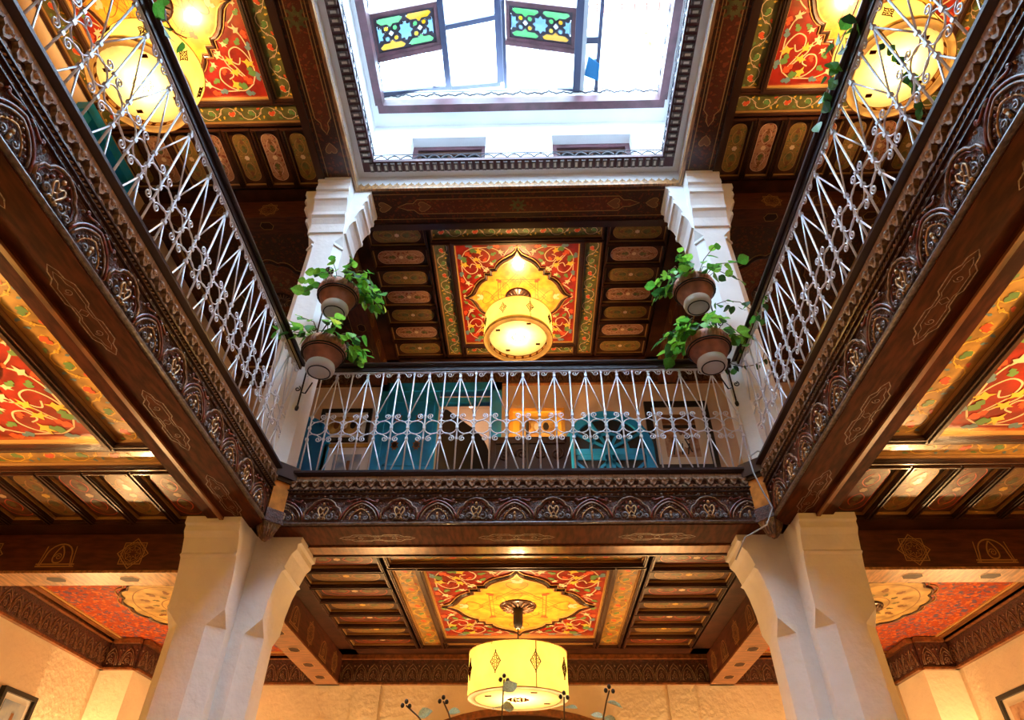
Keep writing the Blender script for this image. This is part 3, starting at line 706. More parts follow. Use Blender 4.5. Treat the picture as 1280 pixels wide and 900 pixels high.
for s, x in ((-1, XL), (1, XR)):
    a, b = sorted((x+s*.002, x+s*.27)); c1, c2 = sorted((x+s*.27, x+s*.40))
    mb = MB(); mb.box(a, b, Y0, D+.002, Z1B-.006, Z1B-.001)
    for k in range(5): cart(mb, (a+b)/2+s*.02, D-.50-.98*k, .66, .12, 1, .007, Z1B-.0075, pi/2)
    mb.build('soffit_board', ['soffit_wood','carve_tan'], sof)
    mb = MB(); mb.box(c1, c2, YF, D+.06, Z1B-.02, Z1B+.1); e1, e2 = sorted((x+s*.27, x+s*.30)); mb.box(e1, e2, YF, D+.06, Z1B-.035, Z1B-.02, 1); mb.build('soffit_plank', ['soffit_wood','wood_mid'], sof)
sof2 = struct(empty('trim_4'))
mb = MB(); mb.box(XL-.12, XR+.12, D+.02, D+.50, Z2-.02, Z2+.1, 0); zf = Z2-.0215; ym = D+.25
mb.ribbon([(XL+.18,ym-.19),(XR-.18,ym-.19),(XR-.18,ym+.19),(XL+.18,ym+.19)], .010, zf, 1, closed=True)
P = [(-1.62,0),(-1.5,.05),(-1.42,.05),(-1.36,.11),(1.16,.11),(1.22,.05),(1.30,.05),(1.42,0),(1.30,-.05),(1.22,-.05),(1.16,-.11),(-1.36,-.11),(-1.42,-.05),(-1.5,-.05)]
mb.poly([(x,ym+y) for x,y in P], zf, 2); mb.ribbon([(x,ym+y) for x,y in P], .012, zf-.0006, 1, closed=True)
for x, a in ((-1.80,pi/2),(-1.30,pi/2),(1.12,-pi/2),(1.60,-pi/2)): heart(mb, x, ym, .085, a, 1, 3, zf-.001)
for i in range(8):
    a = pi/4*i; leafshape(mb, -.1+.02*cos(a), ym+.02*sin(a), a, .09, .06, 4, zf-.0014)
mb.build('painted_soffit', ['soffit_paint','gold_dim','soffit_red','p_brown','olive'], sof2)
for s, x in ((-1, XL), (1, XR)):
    a, b = sorted((x-s*.0, x+s*.33)); xm = (a+b)/2
    mb = MB(); mb.box(a, b, YF, D+.02, Z2-.02, Z2+.1, 0)
    mb.ribbon([(a+.04,-1),(b-.04,-1),(b-.04,D-.22),(a+.04,D-.22)], .010, zf, 1, closed=True)
    P = [(0,4.02),(.04,3.95),(.04,3.88),(.09,3.82),(.09,1.2),(-.09,1.2),(-.09,3.82),(-.04,3.88),(-.04,3.95)]
    mb.poly([(xm+u,v) for u,v in P], zf, 2); mb.ribbon([(xm+u,v) for u,v in P], .012, zf-.0006, 1, closed=True)
    heart(mb, xm, 4.22, .075, 0, 1, 3, zf-.001)
    for i in range(8):
        an = pi/4*i; leafshape(mb, xm+.02*cos(an), 2.75+.02*sin(an), an, .11, .07, 4, zf-.0014)
    mb.build('painted_soffit', ['soffit_paint','gold_dim','soffit_red','p_brown','olive'], sof2)
    c1, c2 = sorted((x+s*.33, x+s*.42)); boxo('soffit_moulding', ['wood_fine'], (c1, c2, YF, D+.02, Z2-.05, Z2+.1), sof2)
boxo('soffit_moulding', ['wood_fine'], (XL, XR, D+.50, D+.60, Z2-.05, Z2+.1), sof2)

# ---- beams
def star8(mb, cx, cy, r, mi, lw=.008, z=.002):
    for k in range(2):
        mb.ribbon([(cx+r*cos(pi/4*k+pi/2*i), cy+r*sin(pi/4*k+pi/2*i)) for i in range(4)], lw, z+.0003*k, mi, closed=True)
        mb.ribbon([(cx+r*.82*cos(pi/4*k+pi/2*i), cy+r*.82*sin(pi/4*k+pi/2*i)) for i in range(4)], lw*.5, z+.0003*k, mi, closed=True)
    for i in range(8):
        a = pi/4*i+pi/8; mb.ribbon([(cx+r*.2*cos(a),cy+r*.2*sin(a)),(cx+r*.5*cos(a+.4),cy+r*.5*sin(a+.4)),(cx+r*.5*cos(a-.4),cy+r*.5*sin(a-.4))], lw*.6, z, mi, closed=True)
def archfig(mb, cx, cy, r, mi, lw=.008, z=.002):
    mb.ribbon([(cx-r,cy-r*.8)]+arc(cx,cy-.2*r,r*.85,180,0,14)+[(cx+r,cy-r*.8)], lw, z, mi)
    mb.ribbon([(cx-r*1.25,cy-r*.85),(cx+r*1.25,cy-r*.85)], lw, z, mi); mb.ribbon([(cx-r*1.25,cy-r*.70),(cx+r*1.25,cy-r*.70)], lw, z, mi)
    mb.ribbon([(cx+x*r, cy+y*r) for x,y in bez((0,.55),(-.5,-.1),(-.4,-.65),(0,-.6))+bez((0,-.6),(.4,-.65),(.5,-.1),(0,.55))], lw, z, mi)
    mb.ribbon(spiral(cx,cy-.2*r,.04*r,.25*r,0,1.5,14), lw*.6, z, mi)
    for s in (1,-1): mb.ribbon([(cx+s*r*1.1,cy-r*.8),(cx+s*r*.95,cy+r*.5)], lw*.7, z, mi)
def lozenge(mb, cx, cy, w, h, z, m1, m2):
    P = [(-w,0),(-w*.6,h),(w*.6,h),(w,0),(w*.6,-h),(-w*.6,-h)]
    mb.poly([(cx+x,cy+y) for x,y in P], z, m1); mb.ribbon([(cx+x,cy+y) for x,y in P], .008, z-.0005, m2, closed=True)
def beam(L, w, h, loc, rz, label, figs, under='wood_light', group=None):
    """local x along the beam from 0..L, visible long face at local y=0 facing -y, underside at z=0"""
    e = empty('ceiling_beam', loc, rz); tag(e, label, 'beam', group)
    mb = MB(); mb.box(0, L, 0, w, 0.02, h); mb.build('beam_timber', ['wood_red'], e)
    boxo('underside_board', [under], (0, L, -.012, w+.012, 0, .02), e)
    mb = MB(); mb.T = UVN()
    i = 0
    for x in figs:
        (star8 if i % 2 == 0 else archfig)(mb, x, h*.5, h*.38, 0, .011, .002); i += 1
    mb.T = Matrix.Translation((0,w,0)) @ Matrix.Rotation(pi,4,'Z') @ UVN()
    i = 0
    for x in figs:
        (star8 if i % 2 == 0 else archfig)(mb, -x, h*.5, h*.38, 0, .011, .002); i += 1
    mb.build('inlay', ['gold_dim'], e)
    mb = MB()
    for x in figs: lozenge(mb, x-.02, w/2, .085, .055, -.002, 0, 1)
    mb.build('diamond_inlay', ['black_wood','gold_dim'], e)
    return e
LCX, LCY = 2.33, 5.20      # lower column centre offset from XC
for lev, z0, h in (('lower', 3.50, .33), ('upper', 7.98, .33)):
    for s, side in ((-1,'left'), (1,'right')):
        x0 = XC+s*LCX
        n = '%s %s gallery beam with gold star inlay, running from the pillar to the side wall' % (lev, side)
        Lb = abs((WL if s < 0 else WR)-x0)
        xs = [.78,1.38,1.98] if s > 0 else [Lb-.78,Lb-1.38,Lb-1.98]
        beam(Lb, .24, h, (WL if s < 0 else x0, 4.97, z0), 0, n, xs, 'wood_light' if lev == 'lower' else 'wood_red')
        n = '%s %s beam with inlay, running from the pillar to the back wall' % (lev, side)
        beam(YB-LCY-.0, .26, h, (x0+.13 if s > 0 else x0+.13, LCY, z0), pi/2, n, [.7,1.25,1.8,2.35,2.85], 'wood_mid' if lev == 'lower' else 'wood_red')

# ---- corner bays of the lower level (speckled red ceiling with a scalloped gold medallion) and of the upper
def corner_bay(s, zc, lev):
    x0 = XC+s*(LCX+.13); x1 = WL if s < 0 else WR
    a, b = sorted((x0, x1)); c = struct(empty('ceiling')); z = zc+.03
    cx, cy = (a+b)/2, (5.21+YB)/2; W, H = b-a, YB-5.21
    mb = MB(); mb.box(a, b, 5.21, YB, z+.0, z+.06); mb.build('painted_board', ['speckle' if lev == 'low' else 'soffit_paint'], c)
    for k, (o1, o2, d) in enumerate(((0,.07,.05),(.07,.13,.025),(.13,.155,.012))):
        mb = MB(); A = [(a+o1,5.21+o1),(b-o1,5.21+o1),(b-o1,YB-o1),(a+o1,YB-o1)]; B = [(a+o2,5.21+o2),(b-o2,5.21+o2),(b-o2,YB-o2),(a+o2,YB-o2)]
        for i in range(4): j = (i+1) % 4; mb.prism([A[i],A[j],B[j],B[i]], z-d, z)
        mb.build('moulding', [['wood_red','wood_mid','gold'][k]], c)
    mx, my, rx, ry = cx-s*.12, cy-.1, .52, .66
    sc = []
    for i in range(14):
        for t in range(6):
            an = 2*pi*(i+t/6)/14; k = 1+.07*abs(sin(pi*t/6)); sc.append((mx+rx*k*cos(an), my+ry*k*sin(an)))
    mb = MB(); mb.prism(sc, z-.008, z, 0); mb.tube([(x,y,z-.012) for x,y in sc], .013, 5, 1, closed=True); mb.tube([(mx+(x-mx)*1.08,my+(y-my)*1.08,z-.004) for x,y in sc], .008, 4, 2, closed=True)
    for i in range(12):
        an = 2*pi*i/12; leafshape(mb, mx+rx*.55*cos(an), my+ry*.55*sin(an), an, .11, .09, 3, z-.0095); leafshape(mb, mx+rx*.40*cos(an+.26), my+ry*.40*sin(an+.26), an, .08, .07, 4, z-.0095)
    for r_ in (.36, .86): mb.ribbon([(mx+rx*r_*cos(2*pi*i/40), my+ry*r_*sin(2*pi*i/40)) for i in range(40)], .010, z-.009, 3, closed=True)
    mb.build('scalloped_medallion', ['ochre_gold' if lev == 'low' else 'soffit_red','wood_fine','gold_dim','p_brown','olive'], c)
    put('rosette', cached('rosette', rosette_mesh), c, (mx, my, z-.01), (0,0,0), (.75,.75,1))
for s in (-1, 1):
    corner_bay(s, 3.81, 'low'); corner_bay(s, 8.30, 'up')

# ---- carved frieze under the lower ceiling along the walls
def frieze_arch(p=.155, h=.2):
    mb = MB(); mb.T = UVN()
    for k, r in enumerate((.5, .38)):
        P = bez((-p*r,.02),(-p*r,h*.6),(-p*.16,h*.80*(1-.2*k)),(0,h*.9*(1-.22*k)))+bez((0,h*.9*(1-.22*k)),(p*.16,h*.80*(1-.2*k)),(p*r,h*.6),(p*r,.02))[1:]
        mb.tube([(x,y,.004) for x,y in P], .006, 4, 0)
    mb.tube([(a,b,.004) for a,b in spiral(0,h*.3,.004,.03,0,1.5,10)], .005, 4, 0)
    for x, y in ((0,h*.52),(-.03,.04),(.03,.04),(p*.5,h*.8),(-p*.5,h*.8)): mb.ball((x,y,.004), .010, 0, 5)
    return mb.mesh('arch_carving', ['carve_tan'])
fa = frieze_arch()
def frieze(n_, x0, y0, x1, y1, z0=3.50, z1=3.80, carve=True):
    L = math.hypot(x1-x0, y1-y0); a = atan2(y1-y0, x1-x0); e = struct(empty('trim_%d' % n_, (x0,y0,z0), a))
    mb = MB(); mb.box(0, L, -.03, .05, .02, z1-z0-.02); mb.build('frieze_board', ['carved'], e)
    mb = MB(); mb.box(0, L, -.05, .05, 0, .022); mb.box(0, L, -.07, .05, z1-z0-.02, z1-z0+.03); mb.build('frieze_moulding', ['wood_mid'], e)
    if carve:
        n = int(L/.155)
        for i in range(n): put('arch_carving', fa, e, (L/n*(i+.5), -.03, .025), (0,0,0), (1,1,1.15))
k = 5
frieze(k, WL+.38, YB, WR-.38, YB); k += 1
frieze(k, WL, 7.75, WL+.38, 7.75); k += 1
frieze(k, WR-.38, 7.75, WR, 7.75); k += 1
frieze(k, WL+.38, 7.75, WL+.38, YB); k += 1
frieze(k, WR-.38, YB, WR-.38, 7.75); k += 1
frieze(k, WL, 5.0, WL, 7.75); k += 1
frieze(k, WR, 7.75, WR, 5.0); k += 1
frieze(k, WL, -.5, WL, 5.0, carve=False); k += 1
frieze(k, WR, 5.0, WR, -.5, carve=False); k += 1
frieze(k, WL, YB, WR, YB, 7.98, 8.29); k += 1

# ================================================================== CARVED BALCONY FASCIAS
def lobed_arch():
    mb = MB(); mb.T = UVN(); q = [(-.135,.03),(-.15,.07),(-.132,.115),(-.10,.135),(-.085,.165),(-.05,.19),(0,.203)]
    P = q+[(-x,y) for x,y in q[::-1]][1:]
    mb.tube([(x,y,.014) for x,y in P], .0085, 5, 0); mb.tube([(x*.86,y*.88+.01,.008) for x,y in P], .005, 4, 1)
    for s in (1,-1):
        mb.tube([(x,y,.012) for x,y in spiral(s*.115,.035,.004,.022,pi/2,1.3*s,12)], .006, 4, 3)
        mb.tube([(x,y,.012) for x,y in spiral(s*.055,.045,.006,.034,0,1.2*s,12)], .0075, 5, 3)
        mb.tube([(x*s,y,.012) for x,y in bez((.005,.02),(.03,.09),(.055,.10),(.028,.13))], .0065, 4, 2)
        mb.tube([(x*s,y,.012) for x,y in bez((.028,.13),(.0,.12),(.02,.09),(-.02,.06))], .005, 4, 2)
        mb.ball((s*.062,.115,.012), .014, 1, 5); mb.ball((s*.085,.085,.012), .011, 0, 5); mb.ball((s*.022,.03,.012), .013, 2, 5)
        mb.ball((s*.03,.16,.012), .010, 1, 5); mb.ball((s*.055,.045,.014), .010, 0, 5)
    mb.ball((0,.155,.012), .012, 2, 5, (1,1.5,1)); mb.ball((0,.10,.012), .011, 2, 5, (1,1.6,1)); mb.ball((0,.035,.012), .012, 0, 5)
    return mb.mesh('lobed_arch_carving', ['carve_tan','carve_red','carve_gold','carve_grey'])
def pointed_arch():
    mb = MB(); mb.T = UVN()
    for r, h, mi, t in ((.158,.185,1,.008),(.135,.160,0,.007),(.085,.115,2,.005)):
        P = bez((-r,.02),(-r*.92,h*.62),(-r*.40,h*.92),(0,h))+bez((0,h),(r*.40,h*.92),(r*.92,h*.62),(r,.02))[1:]
        mb.tube([(x,y,.010) for x,y in P], t, 4, mi)
    for s in (1,-1):
        for i in range(5):
            t = (i+.5)/5; x = .11*(1-t)+.012*t; y = .03+t*.105
            mb.ball((s*x,y,.012), .0095, [1,0,3][i % 3], 5)
        mb.tube([(x,y,.012) for x,y in spiral(s*.04,.035,.004,.022,0,1.2*s,10)], .006, 4, 3)
        # scroll in the spandrel above, towards the neighbour arch
        mb.tube([(x*s,y,.012) for x,y in bez((.02,.200),(.07,.205),(.09,.165),(.125,.178))]+[(s*x,y,.012) for x,y in spiral(.118,.185,.012,.004,-pi/2,1,8)], .007, 5, 1)
        mb.ball((s*.045,.192,.012), .011, 3, 5); mb.ball((s*.15,.16,.012), .010, 0, 5)
    mb.tube([(0,.02,.012),(0,.05,.012)], .01, 5, 2); mb.ball((0,.065,.012), .013, 2, 5, (1,1.5,1)); mb.ball((0,.135,.012), .010, 0, 5)
    return mb.mesh('pointed_arch_carving', ['carve_tan','carve_red','carve_gold','carve_grey'])
def scallop():
    mb = MB(); mb.T = UVN(); w = .0465
    P = [(-w,.115),(-w,.09)]+arc(-w*.0,.085,w*.9,180,360,8)[0:0]+[(-w*.95,.075),(-w*.55,.062),(-w*.42,.035),(0,.018),(w*.42,.035),(w*.55,.062),(w*.95,.075),(w,.09),(w,.115)]
    mb.prism(P, 0, .030, 0)
    mb.prism([(-w,.028),(-w*.7,.0),(w*.7,.0),(w,.028),(w*.5,.028),(0,.006),(-w*.5,.028)], 0, .016, 1)
    mb.ball((0,.066,.030), .016, 1, 6, (1,1.3,.8)); mb.ball((-.018,.070,.028), .010, 1, 5); mb.ball((.018,.070,.028), .010, 1, 5)
    return mb.mesh('scallop', ['scallop_wood','scallop_wood'])
LA, PA, SCA = lobed_arch(), pointed_arch(), scallop()
def fascia(L, loc, rz, label, phase, group=None):
    """local x 0..L, front face y=0 facing -y, z from Z1B"""
    e = empty('carved_fascia', loc, rz); tag(e, label, 'fascia', group)
    mb = MB(); mb.box(0, L, 0, .06, 0, .47); mb.build('fascia_board', ['carved'], e)
    mb = MB(); mb.box(0, L, -.014, 0, .004, .026); mb.tube([(0,-.016,.014),(L,-.016,.014)], .010, 6, 0); mb.build('lower_moulding', ['carve_grey'], e)
    mb = MB(); mb.box(0, L, -.018, 0, .235, .243); mb.box(0, L, -.018, 0, .278, .286); mb.box(0, L, -.03, 0, .304, .314); mb.build('fillet', ['wood_fine'], e)
    mb = MB(); mb.add([(0,0,.425),(L,0,.425),(L,-.035,.44),(0,-.035,.44),(0,-.06,.455),(L,-.06,.455),(L,-.06,.475),(0,-.06,.475),(0,.06,.475),(L,.06,.475)],
        [(0,1,2,3),(3,2,5,4),(4,5,6,7),(7,6,9,8)]); mb.build('top_cap', ['rail'], e)
    mb = MB(); n = int(L/.031)
    for i in range(n): mb.tube([(i*.031,-.012,.288),(i*.031+.022,-.016,.302)], .007, 4, 0)
    o = mb.build('rope_moulding', ['carve_tan'], e); o['kind'] = 'stuff'
    mb = MB(); n = int(L/.05)
    for i in range(n):
        x = .02+i*.05; mb.ball((x,-.004,.26), .013 if i % 3 == 0 else .009, i % 2, 5, (1,.7,1))
    o = mb.build('bead_row', ['carve_tan','carve_grey'], e); o['kind'] = 'stuff'
    x = phase-.31*int(phase/.31)
    i0 = round((x-phase)/.31)
    k = i0
    while x < L-.05:
        if x > .05: put('pointed_arch_carving' if k % 2 == 0 else 'lobed_arch_carving', PA if k % 2 == 0 else LA, e, (x, 0, .03))
        x += .31; k += 1
    n = int(L/.093)
    for i in range(n): put('scallop', SCA, e, (L/n*(i+.5), 0, .315))
    return e
fascia(XR-XL, (XL, D, Z1B), 0, 'carved and painted wooden fascia of the balcony across the back', -.12-XL)
fascia(5.6, (XL, D-5.6, Z1B), pi/2, 'carved wooden fascia of the left balcony, rising to the left edge', 5.6-.31)
fascia(5.6, (XR, D, Z1B), -pi/2, 'carved wooden fascia of the right balcony, rising to the right edge', .31)
# corner posts where the fascias meet
for s, x, side in ((-1, XL, 'left'), (1, XR, 'right')):
    e = empty('corner_bracket', (x-s*.02, D-.02, 3.62)); tag(e, 'corner bracket of polished orange wood at the %s end of the back fascia' % side, 'bracket')
    def dia(r): return [(r,0),(0,-r),(-r,0),(0,r)]
    mb = MB(); mb.prism(dia(.095), .30, .55); mb.build('bracket_shaft', ['wood_orange'], e)
    mb = MB(); mb.prism(dia(.15), .58, .70); mb.prism(dia(.12), .55, .58); mb.build('bracket_cap', ['rail'], e)
    mb = MB(); mb.prism(dia(.105), .20, .30); mb.prism(dia(.12), .19, .21); mb.build('carved_collar', ['carved'], e)
    mb = MB(); P = [(.10,.19),(.08,.14),(.05,.09),(.02,.06)]
    vs = [(px,py,z) for r,z in P for px,py in dia(r)]
    mb.add(vs, [(4*j+i, 4*j+(i+1)%4, 4*j+4+(i+1)%4, 4*j+4+i) for j in range(3) for i in range(4)]+[(12,13,14,15)])
    for i in range(4):
        a = pi/4+pi/2*i
        for t in (-.03,0,.03): mb.tube([(.068*cos(a)-t*sin(a),.068*sin(a)+t*cos(a),.18),(.04*cos(a)-t*.6*sin(a),.04*sin(a)+t*.6*cos(a),.09)], .006, 4, 1)
    mb.build('carved_pendant', ['carved','carve_tan'], e)

# ================================================================== RAILINGS
def scroll_mesh(s, top):
    mb = MB(); r = s*.20
    for sg in (1,-1):
        if top: P = spiral(sg*s*.33, -.005, .006, r*.9, -pi/2, 1.25*sg, 16); P = [(x,y) for x,y in P]+bez(P[-1],(sg*s*.62,r*.9),(sg*s*.9,.03),(sg*s,-.01),5)[1:]
        else: P = spiral(sg*s*.33, 0, .005, r, pi/2, 1.5*(1 if sg > 0 else -1), 20); P = P+bez(P[-1],(sg*s*.45,-.050),(sg*s*.8,-.075),(sg*s*.98,-.040),6)[1:]
        mb.tube([(x,0,y) for x,y in P], .0052, 5, 0)
    mb.box(-.010,.010,-.011,.011,-.012,.012)
    return mb.mesh('scroll', ['iron'])
def railing(n, s, loc, rz, label, start_even=True):
    e = empty('balcony_railing', loc, rz); tag(e, label, 'railing'); L = n*s; H = 1.22
    zn1, zr, zn2, zt = .385, .505, .625, 1.08
    bar = MB(); bar.tube([(0,0,0),(0,0,H-.09)], .0075, 6); barm = bar.mesh('bar', ['iron'])
    ring = MB(); ring.tube([(s/2*.97*cos(2*pi*i/18),0,s/2*.97*sin(2*pi*i/18)) for i in range(18)], .0055, 5, 0, closed=True); ringm = ring.mesh('ring', ['iron'])
    sm, st = scroll_mesh(s, False), scroll_mesh(s, True)
    up_ = {}; dn = {}
    for sg in (1,-1):
        a = MB(); a.tube([(0,0,zt),(sg*s,0,zn2+.01)], .006, 5); up_[sg] = a.mesh('strut', ['iron'])
        a = MB(); a.tube([(0,0,zn1),(sg*s*.85,0,0)], .006, 5); dn[sg] = a.mesh('strut', ['iron'])
    col = MB(); col.box(-.012,.012,-.012,.012,-.014,.014); cm = col.mesh('collar', ['iron'])
    for i in range(n+1):
        x = i*s; put('bar', barm, e, (x,0,0)); even = (i % 2 == 0) == start_even
        if i < n: put('ring', ringm, e, (x+s/2,0,zr))
        put('collar', cm, e, (x,0,zr))
        if even:
            put('collar', cm, e, (x,0,zt))
            for sg in (1,-1):
                if 0 <= i+sg <= n: put('strut', up_[sg], e, (x,0,0))
            put('scroll', sm, e, (x,0,zn2)); put('scroll', sm, e, (x,0,zn1), (pi,0,0))
        else:
            put('scroll', st, e, (x,0,zt+.03)); put('collar', cm, e, (x,0,zn2)); put('collar', cm, e, (x,0,zn1))
            for sg in (1,-1):
                if 0 <= i+sg <= n: put('strut', dn[sg], e, (x,0,0))
    mb = MB(); mb.box(-.05, L+.05, -.035, .035, H-.03, H+.02); mb.box(-.05, L+.05, -.022, .022, H-.075, H-.03)
    mb.tube([(-.05,-.034,H-.005),(L+.05,-.034,H-.005)], .020, 8); mb.build('handrail', ['rail'], e)
    mb = MB(); mb.box(-.05, L+.05, -.012, .012, H-.09, H-.08); mb.box(-.05, L+.05, -.012, .012, .0, .012); mb.build('flat_bar', ['iron'], e)
    return e
railing(26, .1483, (-1.977, D+.07, Z1T+.01), 0, 'silver iron railing with rings and scrolls across the back balcony', False)
railing(34, .16, (XL-.10, -.59, Z1T+.01), pi/2, 'silver iron railing with rings and scrolls on the left balcony')
railing(33, .165, (XR+.10, 4.835, Z1T+.01), -pi/2, 'silver iron railing with rings and scrolls on the right balcony', False)

# ================================================================== COLUMNS
def colmesh(levels, arms=(1,1,1,1)):
    """section with up to four arms: (z, reach, half thickness, chamfer)"""
    mb = MB(); vs = []; n = 20
    for z, R, h, c in levels:
        c = min(c, (R-h) if R-h > .02 else h*.9, h*.9) if R-h > .02 else min(c, h*.9)
        q = []
        if R-h <= .02:     # square shaft with a chamfered corner: spread five points round each corner
            for k in range(4):
                a = pi/2*k; pts = [(R,-R+c),(R,-R+c+.001),(R,0),(R,R-c-.001),(R,R-c)]
                q += [(x*cos(a)-y*sin(a), x*sin(a)+y*cos(a)) for x,y in pts]
        else:
            for k in range(4):
                R_, c_ = (R, c) if arms[k] else (h+.003, .001)
                a = pi/2*k; pts = [(R_-c_,-h),(R_,-h+c_),(R_,h-c_),(R_-c_,h),(h,h)]
                q += [(x*cos(a)-y*sin(a), x*sin(a)+y*cos(a)) for x,y in pts]
        vs += [(x,y,z) for x,y in q]
    fs = []
    for j in range(len(levels)-1):
        for i in range(n): fs.append((j*n+i, j*n+(i+1)%n, (j+1)*n+(i+1)%n, (j+1)*n+i))
    fs += [list(range(n))[::-1], list(range((len(levels)-1)*n, len(levels)*n))]
    mb.add(vs, fs); return mb
LOWL = [(z,r+.005,.215,c) for z,r,c in ((0,.42,.11),(3.04,.42,.11),(3.15,.42,.002),(3.30,.43,.002),(3.44,.455,.002),(3.52,.48,.002),(3.535,.505,.002),(3.555,.49,.002),(3.66,.525,.002),(3.70,.56,.002),(3.745,.56,.002),(3.755,.585,.002),(3.81,.585,.002))]
for s, side in ((-1,'left'),(1,'right')):
    e = empty('pillar', (XC+s*(LCX+.02), LCY, 0), 0 if s < 0 else -pi/2); tag(e, 'thick white plaster pillar with flared top at the lower %s, under the balcony corner' % side, 'pillar')
    colmesh(LOWL, (1,0,0,1)).build('pillar_shaft', ['plaster'], e)
    e = empty('pillar', (XC+s*2.21, 5.0, Z1T-.01)); tag(e, 'white upper pillar with stepped capital on the %s, behind two hanging pots' % side, 'pillar')
    mb = MB(); z0 = Z1T-.01
    c = .085; R = .2
    oc = lambda R,c: [(R,-R+c),(R,R-c),(R-c,R),(-R+c,R),(-R,R-c),(-R,-R+c),(-R+c,-R),(R-c,-R)]
    lv = [(0,R,c),(7.30-z0,R,c),(7.40-z0,R,.003),(7.60-z0,R,.003)]
    vs = [(x,y,z) for z,r,cc in lv for x,y in oc(r,cc)]
    mb.add(vs, [(8*j+i,8*j+(i+1)%8,8*j+8+(i+1)%8,8*j+8+i) for j in range(3) for i in range(8)]+[list(range(8))[::-1]])
    for i in range(4):
        a = pi/2*i+pi/4; mb.T = Matrix.Rotation(a,4,'Z'); mb.box(.222,.245,-.06,.06,7.24-z0,7.265-z0)
    mb.T = Matrix.Identity(4); mb.build('pillar_shaft', ['plaster_up'], e)
    hs = .197
    cap = [(z-z0, r, hs, .001) for z,r in ((7.45,.205+.02),(7.58,.235),(7.66,.27),(7.68,.30),(7.73,.30),(7.735,.275),(7.84,.305),(7.90,.335),(7.91,.36),(7.97,.36),(7.975,.335),(8.05,.355),(8.06,.385),(8.12,.385),(8.125,.365),(8.19,.38),(8.20,.405),(8.28,.405))]
    colmesh(cap).build('capital', ['plaster_up'], e)

